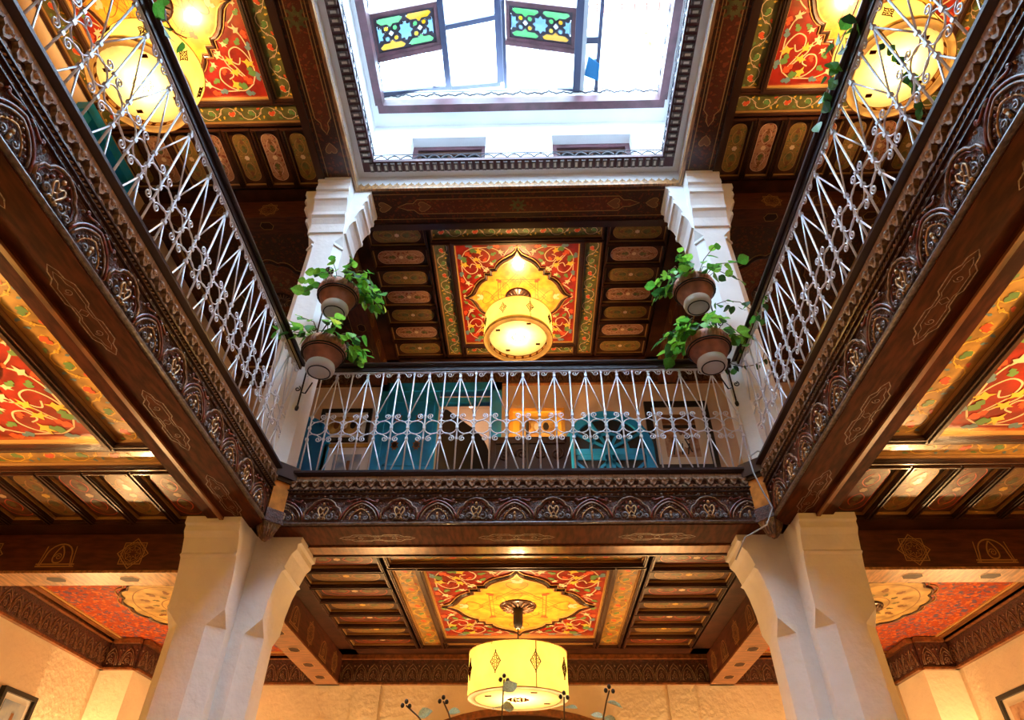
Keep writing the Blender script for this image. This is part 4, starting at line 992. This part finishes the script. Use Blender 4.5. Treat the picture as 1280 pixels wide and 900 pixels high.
# ================================================================== LANTERNS
def lantern(loc, ztop, label, R=.475, H=.40, rec=.0, P=300):
    e = empty('pendant_lantern', loc); tag(e, label, 'lamp')
    mb = MB(); mb.lathe([(R,0),(R*.995,H)], 48); mb.build('lamp_shade', ['shade'], e)
    mb = MB(); mb.lathe([(R-.002,0),(R-.07,-.004),(R-.075,.004+rec*0)], 48); mb.build('bottom_rim', ['rim_deep' if rec > .02 else 'rim'], e)
    mb = MB(); mb.lathe([(R-.073,rec+.0),(0.001,rec+.0)], 40); o = mb.build('diffuser', ['diffuser'], e)
    if rec > .02:
        mb = MB(); mb.lathe([(R-.072,0),(R-.072,rec)], 48); mb.build('inner_band', ['band'], e)
        mb = MB()
        for i in range(22):
            a = 2*pi*i/22; r = R-.076
            for dx in (-.02,.02,0):
                mb.tube([(r*cos(a+dx*2),r*sin(a+dx*2),.02),(r*cos(a-dx*2),r*sin(a-dx*2),rec-.015)], .006, 4)
        mb.lathe([(R-.078,.006),(R-.078,.016)], 40); mb.lathe([(R-.078,rec-.012),(R-.078,rec-.002)], 40)
        mb.build('band_ornament', ['henna'], e)
    mb = MB()
    for z in (0, H): mb.tube([(R*cos(2*pi*i/40),R*sin(2*pi*i/40),z) for i in range(40)], .0055, 4, 0, closed=True)
    for i in range(3): a = 2*pi*i/3; mb.tube([(0,0,H-.02),(R*cos(a),R*sin(a),H-.02)], .005, 4)
    mb.tube([(R*1.002*cos(-1.2),R*1.002*sin(-1.2),0),(R*1.002*cos(-1.2),R*1.002*sin(-1.2),H)], .006, 4)
    mb.build('wire_frame', ['gold_dim'], e)
    # henna diamonds round the drum
    dm = MB(); dm.T = UVN()
    def fl(x, y, r):
        dm.tube([(x+r*.8*cos(2*pi*i/6), y+r*sin(2*pi*i/6), 0) for i in range(6)], .0035, 4, 0, closed=True)
    for (x,y) in ((0,0),(-.02,.03),(.02,.03),(-.02,-.03),(.02,-.03),(0,.058),(0,-.058),(-.034,0),(.034,0)): fl(x, y, .015)
    dm.tube([(0,.10,0),(0,.075,0)], .005, 4); dm.tube([(0,-.10,0),(0,-.075,0)], .005, 4)
    dm.tube([(x,y,0) for x,y in ((0,.085),(.052,0),(0,-.085),(-.052,0))], .004, 4, 0, closed=True)
    dmm = dm.mesh('henna_motif', ['henna'])
    for i in range(8):
        a = 2*pi*i/8-pi/2+.36; put('henna_motif', dmm, e, ((R+.003)*cos(a),(R+.003)*sin(a),H*.55), (0,0,a+pi/2))
    mb = MB(); zz = rec-.004
    for i in range(24):
        a = 2*pi*i/24; r = .075*(1+.25*(i % 2)); mb.tube([(r*cos(a)+.012*cos(t),r*sin(a)*.8+.012*sin(t),zz) for t in (0,1.57,3.14,4.71)], .003, 4, 0, closed=True)
    for i in range(10):
        a = 2*pi*i/10; mb.tube([(.04*cos(a)+.012*cos(t),.03*sin(a)+.012*sin(t),zz) for t in (0,1.57,3.14,4.71)], .003, 4, 0, closed=True)
    mb.build('diffuser_ornament', ['henna'], e)['kind'] = 'stuff'
    for i in range(4):
        a = pi/2*i+.5; boxo('corner_motif', ['henna'], (.31*cos(a)-.03,.31*cos(a)+.03,.31*sin(a)-.018,.31*sin(a)+.018, zz-.003, zz), e)
    h = ztop-loc[2]
    mb = MB(); mb.tube([(0,0,H-.03),(0,0,h)], .007, 6); mb.build('cable', ['black'], e)
    mb = MB(); mb.lathe([(.02,h-.21),(.035,h-.20),(.048,h-.16),(.05,h-.06),(.05,h)], 14); mb.lathe([(0,h-.21),(.02,h-.21)], 10, 1); mb.build('ceiling_cup', ['black','grey'], e)
    mb = MB(); mb.ball((0,0,H*.5), .035, 0, 8); mb.tube([(0,0,H*.5+.03),(0,0,H-.02)], .018, 6); mb.build('bulb_holder', ['black'], e)
    ld = bpy.data.lights.new('bulb', 'POINT'); ld.energy = P; ld.color = WARM; ld.shadow_soft_size = .07
    lo = bpy.data.objects.new('bulb', ld); COL.objects.link(lo); lo.parent = e; lo.location = (0,0,H*.5)
    return e
lantern((-.13, 6.72, 2.98), 3.83, 'round parchment drum lantern of the lower back gallery, hanging above the arch', P=P_LOW)
lantern((-.13, 6.72, 7.46), 8.31, 'round parchment drum lantern of the upper back gallery, just above the railing', rec=.07, P=P_UP)
for s, side in ((-1,'left'),(1,'right')):
    lantern((XC+s*3.57, 3.02, 7.46), 8.31, 'large glowing drum lantern of the upper %s gallery, seen through the railing' % side, rec=.07, P=P_UP)
    lantern((XC+s*3.57, 2.60, 2.98), 3.83, 'drum lantern of the lower %s gallery, just beyond the %s edge of the photo' % (side, side), P=P_SIDE)
lantern((XC, -1.1, 2.98), 3.85, 'drum lantern added unseen behind the camera for warm fill light', P=P_LOW)  # added out of view to warm the pillar fronts and fascia undersides
# wall lamps lower down on the ground-floor walls (below the frame)
for x, y, z, r, lab in ((WL+.12, 6.9, 1.9, 0, 'brass wall lamp low on the left wall under the small picture'), (WR-.12, 6.9, 1.9, 0, 'brass wall lamp low on the right wall under the small picture'),
                  (-1.9, YB-.15, 1.7, 0, 'brass wall lamp left of the arch on the back wall'), (1.7, YB-.15, 1.7, 0, 'brass wall lamp right of the arch on the back wall'),
                  (.15, YB-.15, 6.3, 1, 'small brass picture lamp on the upper wall behind the carved bench')):
    e = empty('wall_lamp', (x,y,z)); tag(e, lab, 'lamp')
    mb = MB(); mb.lathe([(.05,0),(.10,.14)], 16); mb.build('lamp_bowl', ['gilt'], e)
    dx = -.1 if x < -3 else (.1 if x > 3 else 0); dy = .13 if y > 8 else 0
    mb = MB(); mb.tube([(0,0,.0),(0,0,-.04),(dx*1.1,dy,-.04)], .012, 6); mb.ball((dx,dy,-.04), .035, 0, 8); mb.build('arm', ['gilt'], e)
    ld = bpy.data.lights.new('bulb', 'POINT'); ld.energy = P_SCONCE*(.8 if r else 1); ld.color = WARM; ld.shadow_soft_size = .05
    lo = bpy.data.objects.new('bulb', ld); COL.objects.link(lo); lo.parent = e; lo.location = (0,0,.16)

e = empty('added_bulb', (-1.0, YB+.85, 8.2)); tag(e, 'small bulb added out of sight to light the room beyond the open teal door', 'lamp')  # lamp added to brighten the wall seen through the doorway
mb = MB(); mb.ball((0,0,0), .04, 0, 10); mb.build('glass_bulb', ['paper_white'], e); mb = MB(); mb.tube([(0,0,.03),(0,0,.4)], .008, 5); mb.build('flex', ['black'], e)
ld = bpy.data.lights.new('bulb', 'POINT'); ld.energy = 12; ld.color = (1,.75,.6); ld.shadow_soft_size = .08
lo = bpy.data.objects.new('bulb', ld); COL.objects.link(lo); lo.parent = e; lo.location = (0,0,-.12)

# ================================================================== POTS AND PLANTS
def leaf_mesh(m, heart_=True):
    mb = MB(); P = [(0,0),(.18,.30),(.42,.44),(.70,.34),(1.0,0),(.70,-.34),(.42,-.44),(.18,-.30)] if heart_ else [(0,0),(.25,.22),(.5,.28),(.8,.16),(1,0),(.8,-.16),(.5,-.28),(.25,-.22)]
    vs = [(x,y,.12*abs(y)*1.5-.18*x*x) for x,y in P]+[(.45,0,-.05)]
    mb.add(vs, [(i,(i+1)%8,8) for i in range(8)], 0, False)
    return mb.mesh('leaf', [m])
LV = {k: leaf_mesh(k) for k in ('leaf','leaf_l','leaf_y','leaf_d','leaf_pale')}
def pot(loc, side, which, seed, spread):
    rnd = random.Random(seed)
    e = empty('potted_plant', loc); tag(e, '%s of the two %s terracotta pots with ribbed band, white foot and green leaves' % (which, side), 'potted plant')
    mb = MB(); mb.lathe([(0,.02),(.11,.02),(.125,.06),(.158,.12),(.178,.17)], 28, 0); mb.lathe([(.19,.30),(.175,.31),(.165,.29),(.0,.28)], 28, 1)
    mb.build('pot_body', ['terra','stem_dark'], e)
    mb = MB(); mb.lathe([(.178,.17),(.20,.20),(.203,.26),(.19,.30)], 28, 0)
    for i in range(44):
        a = 2*pi*i/44; mb.tube([(.183*cos(a),.183*sin(a),.175),(.206*cos(a+.05),.206*sin(a+.05),.225),(.19*cos(a+.1),.19*sin(a+.1),.295)], .006, 4, 0)
    mb.build('ribbed_band', ['terra_top'], e)
    mb = MB(); mb.lathe([(.125,.07),(.135,.03),(.125,-.01),(.095,-.02),(0,-.02)], 28, 0); mb.build('foot', ['glaze'], e)
    mb = MB(); mb.tube([(.100*cos(2*pi*i/28),.100*sin(2*pi*i/28),-.021) for i in range(28)], .006, 5, 0, closed=True)
    mb.tube([(.185*cos(2*pi*i/28),.185*sin(2*pi*i/28),.175) for i in range(28)], .006, 5, 0, closed=True); mb.build('dark_ring', ['iron_dark'], e)
    stems = MB()
    for k in range(17):
        a = (rnd.uniform(-pi*.95, .6) if side == 'left' else pi-rnd.uniform(-pi*.95, .6)) if k > 5 else (rnd.uniform(-1.2,.6) if side == 'left' else pi-rnd.uniform(-1.2,.6))
        L = rnd.uniform(.12,.30)*spread; z0 = .29
        P = [(.08*cos(a),.08*sin(a),z0),((.12+L*.5)*cos(a),(.12+L*.5)*sin(a),z0+.12*rnd.random()+.02),((.16+L)*cos(a),(.16+L)*sin(a),z0-rnd.uniform(-.08,.16))]
        stems.tube(P, .004, 4)
        for j in range(5):
            t = .35+.65*j/4; p = Vector(P[0])*(1-t)**2+Vector(P[1])*2*t*(1-t)+Vector(P[2])*t*t
            mm = rnd.choice(['leaf','leaf','leaf_l','leaf_l','leaf_d']) if not (k == 2 and j == 4 and side == 'left') else 'leaf_y'
            sc = rnd.uniform(.08,.135)
            put('leaf', LV[mm], e, p, (rnd.uniform(-.7,.7), rnd.uniform(-.2,1.1), a+rnd.uniform(-1,1)), (sc,sc,sc))
    stems.build('stems', ['stem'], e)
    return e
for s, side, x in ((-1,'left',-1.90), (1,'right',1.66)):
    for z, which, sd in ((5.98,'upper',3),(5.23,'lower',5)):
        pot((x, 4.58, z), side, which, sd+(10 if s > 0 else 0), 1.0 if s < 0 else 1.1)
        b = empty('pot_bracket', (x, 4.58, z)); tag(b, 'black iron ring bracket carrying the %s pot on the %s upper pillar' % (which, side), 'bracket')
        mb = MB(); mb.tube([(.20*cos(2*pi*i/24),.20*sin(2*pi*i/24),.19) for i in range(24)], .007, 5, 0, closed=True); mb.build('iron_ring', ['iron_dark'], b)
        mb = MB(); xx = s*.20
        mb.tube([(s*.14,.14,.19),(xx,.20,.19)], .008, 5); mb.tube([(xx,.19,.30),(xx,.19,-.26)], .008, 5); mb.ball((xx,.19,-.28), .02, 0, 6, (1,1,1.6))
        mb.tube([(xx-s*.10,.15,-.02),(xx-s*.05,.17,-.13),(xx,.19,-.10)], .007, 5)
        mb.tube([(a+xx,.19,b_-.06) for a,b_ in spiral(s*.04,0,.006,.03,0,1.2,10)], .006, 4); mb.build('back_stay', ['iron_dark'], b)
# security camera on the left upper pillar
e = empty('security_camera', (-2.13, 4.77, 6.66)); tag(e, 'small white security camera with dark lens on the left upper pillar above the pots', 'camera')
mb = MB(); mb.lathe([(.055,0),(.055,.03),(.03,.05)], 14); mb.build('mount', ['grey'], e, rot=(pi/2,0,0))
mb = MB(); mb.tube([(0,-.03,.0),(.02,-.07,.02)], .05, 14); mb.build('camera_body', ['paper_white'], e)
mb = MB(); mb.ball((.025,-.085,.025), .047, 0, 12); mb.build('lens', ['dark_glass'], e)

# ---- trailing vines
def vine(name, pts, n, loc, label, seed, mats, size, droop=.0):
    rnd = random.Random(seed); e = empty(name, loc); tag(e, label, 'vine')
    mb = MB(); mb.tube(pts, .004, 5); mb.build('stem', ['stem'], e)
    P = [Vector(p) for p in pts]
    for i in range(n):
        t = (i+.5)/n*(len(P)-1); k = min(int(t), len(P)-2); p = P[k].lerp(P[k+1], t-k)+Vector((rnd.uniform(-1,1),rnd.uniform(-1,1),rnd.uniform(-1,.6)))*size*.5
        sc = size*rnd.uniform(.7,1.25); put('leaf', LV[rnd.choice(mats)], e, p, (rnd.uniform(-.8,.8), rnd.uniform(.2,1.5), rnd.uniform(0,6.28)), (sc,sc,sc))
    return e
vine('trailing_vine', [(0,0,0),(.10,-.03,.02),(.22,-.05,-.02),(.34,-.02,-.12),(.42,0,-.22)], 13, (1.84, 4.60, 6.02), 'leafy tendril trailing right from the upper right pot across the pillar', 4, ['leaf','leaf_d'], .095)
vine('trailing_vine', [(0,0,0),(.10,0,-.04),(.20,.0,-.02),(.30,.02,.04),(.34,.02,.14),(.36,.0,.18)], 6, (1.86, 4.66, 5.32), 'thin dark wiry tendril reaching right from the lower right pot', 14, ['leaf_d'], .06)
vine('trailing_vine', [(0,-.7,-.06),(.02,-.5,-.10),(0,-.3,-.05),(.0,-.1,-.08),(-.05,.12,-.10),(-.12,.25,-.15)], 17, (XR+.06, 4.55, 5.50), 'green vine wound along the far end of the right handrail', 6, ['leaf','leaf_d'], .07)
vine('trailing_vine', [(0,.55,.0),(.0,.35,.05),(-.03,.15,.04),(0,-.1,.06),(0,-.4,.05)], 30, (XR+.05, 1.78, 5.50), 'dense green vine over the near end of the right handrail', 8, ['leaf','leaf_d','leaf'], .085)
vine('trailing_vine', [(0,0,0),(.12,.1,-.10),(.22,.22,-.20),(.25,.30,-.45)], 10, (XR+.12, 1.70, 5.40), 'vine shoots hanging in front of the right lantern behind the railing', 12, ['leaf_d','leaf'], .075)
vine('trailing_vine', [(.02,.12,.05),(.04,.03,.02),(.07,-.02,-.02),(.10,.0,-.12),(.16,.05,-.18),(.22,.07,-.20)], 7, (XL-.04, 1.56, 5.48), 'few large green leaves hanging over the left handrail by the lantern', 21, ['leaf'], .085)

vine('roof_creeper', [(-.1,0,.5),(.02,0,.3),(-.05,0,.1),(.05,0,-.15),(.12,0,.2)], 22, (2.27, 5.45, 13.7), 'pale creeper on the white roof-top wall seen through the skylight', 17, ['leaf_l','leaf_pale'], .12)
# ---- eucalyptus sprigs close to the camera
for i, (bx, tx, tz) in enumerate(((-.05,-.21,1.755),(-.08,-.152,1.768),(-.055,-.047,1.795),(.05,.055,1.775),(.08,.13,1.778))):
    e = empty('eucalyptus_sprig', (bx, 1.20+.03*(i % 2), 1.45)); names = ['leftmost','second from left','middle, in front of the lantern','second from right','rightmost']
    tag(e, 'slender eucalyptus sprig rising at the bottom edge, %s of five' % names[i], 'plant', )
    rnd = random.Random(30+i); mb = MB(); h = tz-1.45; dx = tx-bx
    P = [(0,0,-.2),(dx*.15,0,h*.45),(dx*.55,0,h*.85),(dx,0,h)]; P = bez(*P, 10)
    mb.tube(P, .0013, 5); mb.build('stem', ['stem'], e)
    for k in range(3):
        m2 = MB(); m2.ball((0,0,0), .0034, 0, 6, (1,1,1.2)); m2.build('bud', ['stem_dark'], e, loc=(dx+(-.006,.006,0)[k], 0, h+(.0,-.001,.006)[k]))
    for j in range(6):
        t = (.62,.70,.78,.84,.88,.91)[j]; p = P[int(t*10)]; sc = rnd.uniform(.020,.030)
        put('leaf', LV['leaf_pale'], e, (p[0],0,p[2]), (rnd.uniform(-.9,.2), rnd.uniform(-.5,.2), (0 if j % 2 else pi)+rnd.uniform(-.6,.6)), (sc,sc*.9,sc))

# ================================================================== UPPER BACK WALL
def W8(): mb = MB(); return mb
# teal double door
dr = struct(empty('door_1', (DX0, YB, 4.28)))
dw, dh = DX1-DX0, DT-4.28
mb = MB(); mb.box(-.10, .04, -.06, .1, 0, dh+.06); mb.box(dw-.10, dw+.08, -.06, .1, 0, dh+.06); mb.box(-.10, dw+.08, -.06, .1, dh-.10, dh+.06); mb.box(DXM-DX0+.0, dw-.1, -.03, .08, dh-.32, dh-.22); mb.build('door_frame', ['teal'], dr)
mb = MB(); lw = DXM-DX0; mb.box(.04, lw, -.03, .04, 0, dh-.1)
for z0, z1 in ((.2,1.1),(1.2,2.1),(2.2,3.4)):
    mb.box(.10, lw-.06, -.045, -.03, z0, z0+.04); mb.box(.10, lw-.06, -.045, -.03, z1-.04, z1); mb.box(.10, .14, -.045, -.03, z0, z1); mb.box(lw-.10, lw-.06, -.045, -.03, z0, z1)
mb.build('door_leaf', ['teal'], dr)
for x, z in ((.25,2.55),(.58,2.55),(.25,3.05),(.58,3.05),(.25,2.0),(.58,2.0)):
    m2 = MB(); m2.T = UVN(-.046); m2.prism([(x+.05*cos(2*pi*i/16)*(1.3 if i % 2 else .8), z+.08*sin(2*pi*i/16)*(1.3 if i % 2 else .8)) for i in range(16)], 0, .008, 0); m2.prism([(x+.035*cos(2*pi*i/8), z+.045*sin(2*pi*i/8)) for i in range(8)], .008, .012, 1)
    m2.build('door_ornament', ['p_brown','black'], dr)
mb = MB(); x1 = lw+.02
mb.T = Matrix.Translation((x1,.12,0)) @ Matrix.Rotation(radians(28),4,'Z') @ UVN(); mb.prism([(0,0),(.86,0),(.86,2.55)]+arc(.30,2.62,.56,0,70,8)+[(.1,3.33),(0,3.33)], -.03, .03); mb.build('shaded_open_leaf', ['black'], dr)  # leaf standing in shadow, its shade given as black colour
# far left teal shutter
dr2 = struct(empty('door_2', (-3.95, YB, 4.28)))
mb = MB(); mb.T = UVN(); A = arc(.42,2.6,.5,0,180,14); mb.prism([(-.08,0),(.92,0)]+A[0:0]+A+[(-.08,2.6)][0:0], 0, .05, 0); Ai = arc(.42,2.6,.42,0,180,14); mb.prism([(0,0),(.84,0)]+Ai, .05, .07, 1)
mb.build('arched_frame', ['teal','teal_d'], dr2)
# teal door in the left wall of the upper gallery
dl = struct(empty('door_4', (WL, 3.55, 4.28), 0)); H4 = 3.75
mb = MB(); mb.box(0, .14, 0, .10, 0, H4); mb.box(0, .14, .90, 1.0, 0, H4); mb.box(0, .16, -.03, 1.03, H4, H4+.14); mb.build('door_frame', ['teal'], dl)
mb = MB(); mb.box(0, .06, .10, .90, 0, H4)
for z in (.2, 1.4, 2.6): mb.box(.06, .08, .16, .46, z, z+1.0); mb.box(.06, .08, .54, .84, z, z+1.0)
mb.build('door_leaf', ['teal'], dl)
# arched teal window
wn = struct(empty('window_3', (1.20, YB, 4.28))); r = .66; zc_ = 2.45
mb = MB(); mb.T = UVN(); ao = arc(0,zc_,r,0,180,20,.68); ai = arc(0,zc_,r-.12,0,180,20,.55)
for i in range(20): mb.prism([ao[i],ao[i+1],ai[i+1],ai[i]], 0, .07)
mb.box(-r,-r+.12,0,zc_,0,.07); mb.box(r-.12,r,0,zc_,0,.07); mb.box(-r+.1,r-.1,zc_-.10,zc_-.0,0,.06); mb.build('window_frame', ['teal'], wn)
mb = MB(); mb.T = UVN(); mb.prism([(-r+.1,.0),(r-.1,0)]+ai, 0, .02); mb.build('pane', ['black'], wn)
mb = MB(); mb.T = UVN()
def bar2(a, b, w_=.022, n0=.02, n1=.05):
    dx, dy = b[0]-a[0], b[1]-a[1]; l = math.hypot(dx,dy); nx, ny = -dy/l*w_, dx/l*w_
    mb.prism([(a[0]+nx,a[1]+ny),(a[0]-nx,a[1]-ny),(b[0]-nx,b[1]-ny),(b[0]+nx,b[1]+ny)], n0, n1)
for a in (30,62,90,118,150): bar2((0,zc_),(.55*cos(radians(a)),zc_+.55*sin(radians(a))))
P = arc(0,zc_,.28,0,180,10)
for i in range(10): bar2(P[i],P[i+1])
for s in (-1, 1):
    x0, x1 = sorted((s*.03, s*.53)); 
    for a, b in (((x0,zc_-.1),(x0,0)),((x1,zc_-.1),(x1,0)),((x0,zc_-.14),(x1,zc_-.14))): bar2(a,b,.04)
    for zz in (zc_-.2, zc_-.75, zc_-1.3, zc_-1.85): bar2((x0,zz),(x1,zz-.5)); bar2((x1,zz),(x0,zz-.5)); bar2((x0,zz-.52),(x1,zz-.52),.03)
mb.build('lattice', ['teal'], wn)
# pictures
def picture(cx, cz, w, h, y, frame, mount, pic, label, fw=.06, mw=.08, rz=0, xw=None, inner=None):
    e = empty('picture_frame', (cx, y, cz-h/2), rz); tag(e, label, 'picture')
    mb = MB(); mb.T = UVN()
    for (a,b,c,d) in ((-w/2,w/2,0,fw),(-w/2,w/2,h-fw,h),(-w/2,-w/2+fw,fw,h-fw),(w/2-fw,w/2,fw,h-fw)): mb.box(a,b,c,d,0,.05)
    mb.build('frame', [frame], e)
    boxo('mount', [mount], (-w/2+fw*.8, w/2-fw*.8, -.02, -.005, fw*.8, h-fw*.8), e)
    a, b, c, d = -w/2+fw+mw, w/2-fw-mw, fw+mw, h-fw-mw
    mb = MB(); mb.T = UVN(-.021); mb.box(a,b,c,d,0,.003,0)
    if inner: inner(mb, a, b, c, d)
    mb.build('print', [pic,'black','p_brown','paper','teal_d'], e)
    return e
def horseman(mb, a, b, c, d):
    w, h = b-a, d-c
    mb.box(a,b,c+h*.78,d,.003,.004,2); mb.box(a,b,c+h*.66,c+h*.74,.003,.004,1)
    for x,y,rx,ry in ((.45,.45,.16,.12),(.42,.25,.13,.14),(.62,.30,.10,.10),(.50,.58,.07,.09),(.70,.45,.08,.06),(.25,.35,.06,.10)):
        mb.prism([(a+w*(x+rx*cos(t*.785)), c+h*(y+ry*sin(t*.785))) for t in range(8)], .003, .005, [3,1,2,1,3,2][int(x*10) % 6])
    for x0,y0,x1,y1 in ((.3,.4,.2,.05),(.5,.3,.45,.05),(.6,.4,.75,.1),(.7,.3,.62,.05)): mb.tube([(a+w*x0,c+h*y0,.004),(a+w*x1,c+h*y1,.004)], .012, 4, 1)
def skyline(mb, a, b, c, d):
    w, h = b-a, d-c
    mb.box(a,b,c,c+h*.35,.003,.004,2); mb.box(a+w*.5,a+w*.62,c+h*.3,c+h*.8,.003,.005,2); mb.box(a+w*.2,a+w*.42,c+h*.3,c+h*.5,.003,.005,1)
def blobs(mb, a, b, c, d):
    w, h = b-a, d-c
    for x in (.25,.5,.75): mb.prism([(a+w*(x+.09*cos(t*.785)), c+h*(.5+.22*sin(t*.785))) for t in range(8)], .003, .005, [2,3,1][int(x*4)-1])
picture(2.30, 6.98, .98, 1.24, YB, 'black', 'paper', 'pic_sepia', 'large black-framed sepia drawing of riders right of the arched teal window', .10, .14, inner=horseman)
picture(2.78, 5.95, .60, .80, YB, 'black', 'wall_up', 'pic_sepia', 'small black-framed picture low in the corner by the right upper pillar', .07, .08)
picture(.13, 7.16, .86, .66, YB, 'gilt', 'p_yel', 'pic_warm', 'gilt-framed painting glowing yellow between the teal door and the arched window', .06, .10, inner=blobs)
picture(-2.86, 7.22, .80, .60, YB, 'black', 'paper', 'pic_warm', 'black and gilt framed pair of small views left of the teal door', .06, .08, inner=blobs)
picture(-2.72, 6.42, .76, .88, YB, 'gilt', 'paper_white', 'pic_blue', 'gilt-framed view of a tower under blue sky, low left of the teal door', .05, .12, inner=skyline)
picture(6.65, 2.72, .50, .62, 0, 'black', 'paper_white', 'pic_blue', 'small dark-framed blue picture on the lower left wall', .04, .05, rz=pi/2, inner=skyline).location = (WL+.001, 6.62, 2.40)
picture(6.65, 2.72, .60, .62, 0, 'black', 'paper', 'pic_sepia', 'small dark-framed picture on the lower right wall', .04, .07, rz=-pi/2, inner=blobs).location = (WR-.001, 6.95, 2.50)
# carved bench back and standing pole
e = empty('carved_bench', (.02, YB-.35, 4.28)); tag(e, 'dark carved wooden bench back under the gilt painting behind the railing', 'bench')
mb = MB(); mb.box(-.52,.52,0,.05,.3,2.42); mb.box(-.58,-.50,-.02,.07,0,2.47); mb.box(.50,.58,-.02,.07,0,2.47); mb.box(-.52,.52,-.02,.07,2.36,2.47); mb.build('backrest', ['black_wood'], e)
mb = MB(); mb.T = UVN(); mb.tube([(x,y,.0) for x,y in spiral(0,0,.01,.10,0,1.6,14)], .018, 5); cv = mb.mesh('scroll_carving', ['black_wood'])
for i in range(4):
    for j in range(5): put('scroll_carving', cv, e, (-.37+.25*i, 0, .75+.36*j), (0,(i+j)*1.3,0))
boxo('seat', ['wood_dark'], (-.55,.55,-.4,.05,.42,.48), e)
e = empty('standing_pole', (-.02, YB-1.0, 4.28)); tag(e, 'thin black standing pole in front of the gilt painting', 'pole')
mb = MB(); mb.tube([(0,0,0),(0,0,2.30)], .022, 8); mb.lathe([(.14,0),(.14,.02),(.02,.04)], 16); mb.build('pole_shaft', ['black'], e)
# dark carved crest low on the lower back wall
e = empty('mirror_crest', (-2.28, YB-.03, 2.55)); tag(e, 'dark carved crest at the bottom edge, left of the arch on the lower back wall', 'ornament')
mb = MB(); mb.T = UVN()
for s in (1,-1): mb.tube([(x,y,.01) for x,y in spiral(s*.08,.1,.01,.07,pi/2,1.2*s,14)], .02, 5)
mb.ball((0,.2,.01), .045, 0, 8, (1,1.5,.5)); mb.box(-.3,.3,-.1,.05,0,.03); mb.build('crest_carving', ['wood_dark'], e)
# thin cable looping over the right corner
e = empty('wall_cable', (1.84, 4.66, 3.7)); tag(e, 'thin grey cable looping over the right end of the back fascia', 'cable')
mb = MB(); mb.tube([(.16,.10,.72),(.05,.02,.70),(-.06,-.05,.60),(-.06,-.06,.45),(-.02,-.05,.28),(.02,-.05,.15),(-.05,-.03,.02),(-.22,.02,-.06),(-.30,.1,-.2)], .006, 5); mb.build('cable_run', ['grey'], e)

# repeats of one kind carry the same group
GROUPS = {'pendant_lantern': 'parchment drum lanterns hanging in the galleries', 'ceiling_beam': 'inlaid beams between pillars and walls', 'pillar': 'white plaster pillars at the courtyard corners',
          'potted_plant': 'terracotta pots on the upper pillars', 'pot_bracket': 'iron pot brackets on the upper pillars', 'balcony_railing': 'silver iron balcony railings', 'carved_fascia': 'carved balcony fascias',
          'eucalyptus_sprig': 'eucalyptus sprigs at the bottom edge', 'wall_lamp': 'small brass wall lamps', 'picture_frame': 'framed pictures on the gallery walls', 'trailing_vine': 'vines trailing from pots and handrails', 'corner_bracket': 'orange wood corner brackets'}
for o in bpy.data.objects:
    if o.parent is None and 'label' in o.keys() and o.name.split('.')[0] in GROUPS: o['group'] = GROUPS[o.name.split('.')[0]]
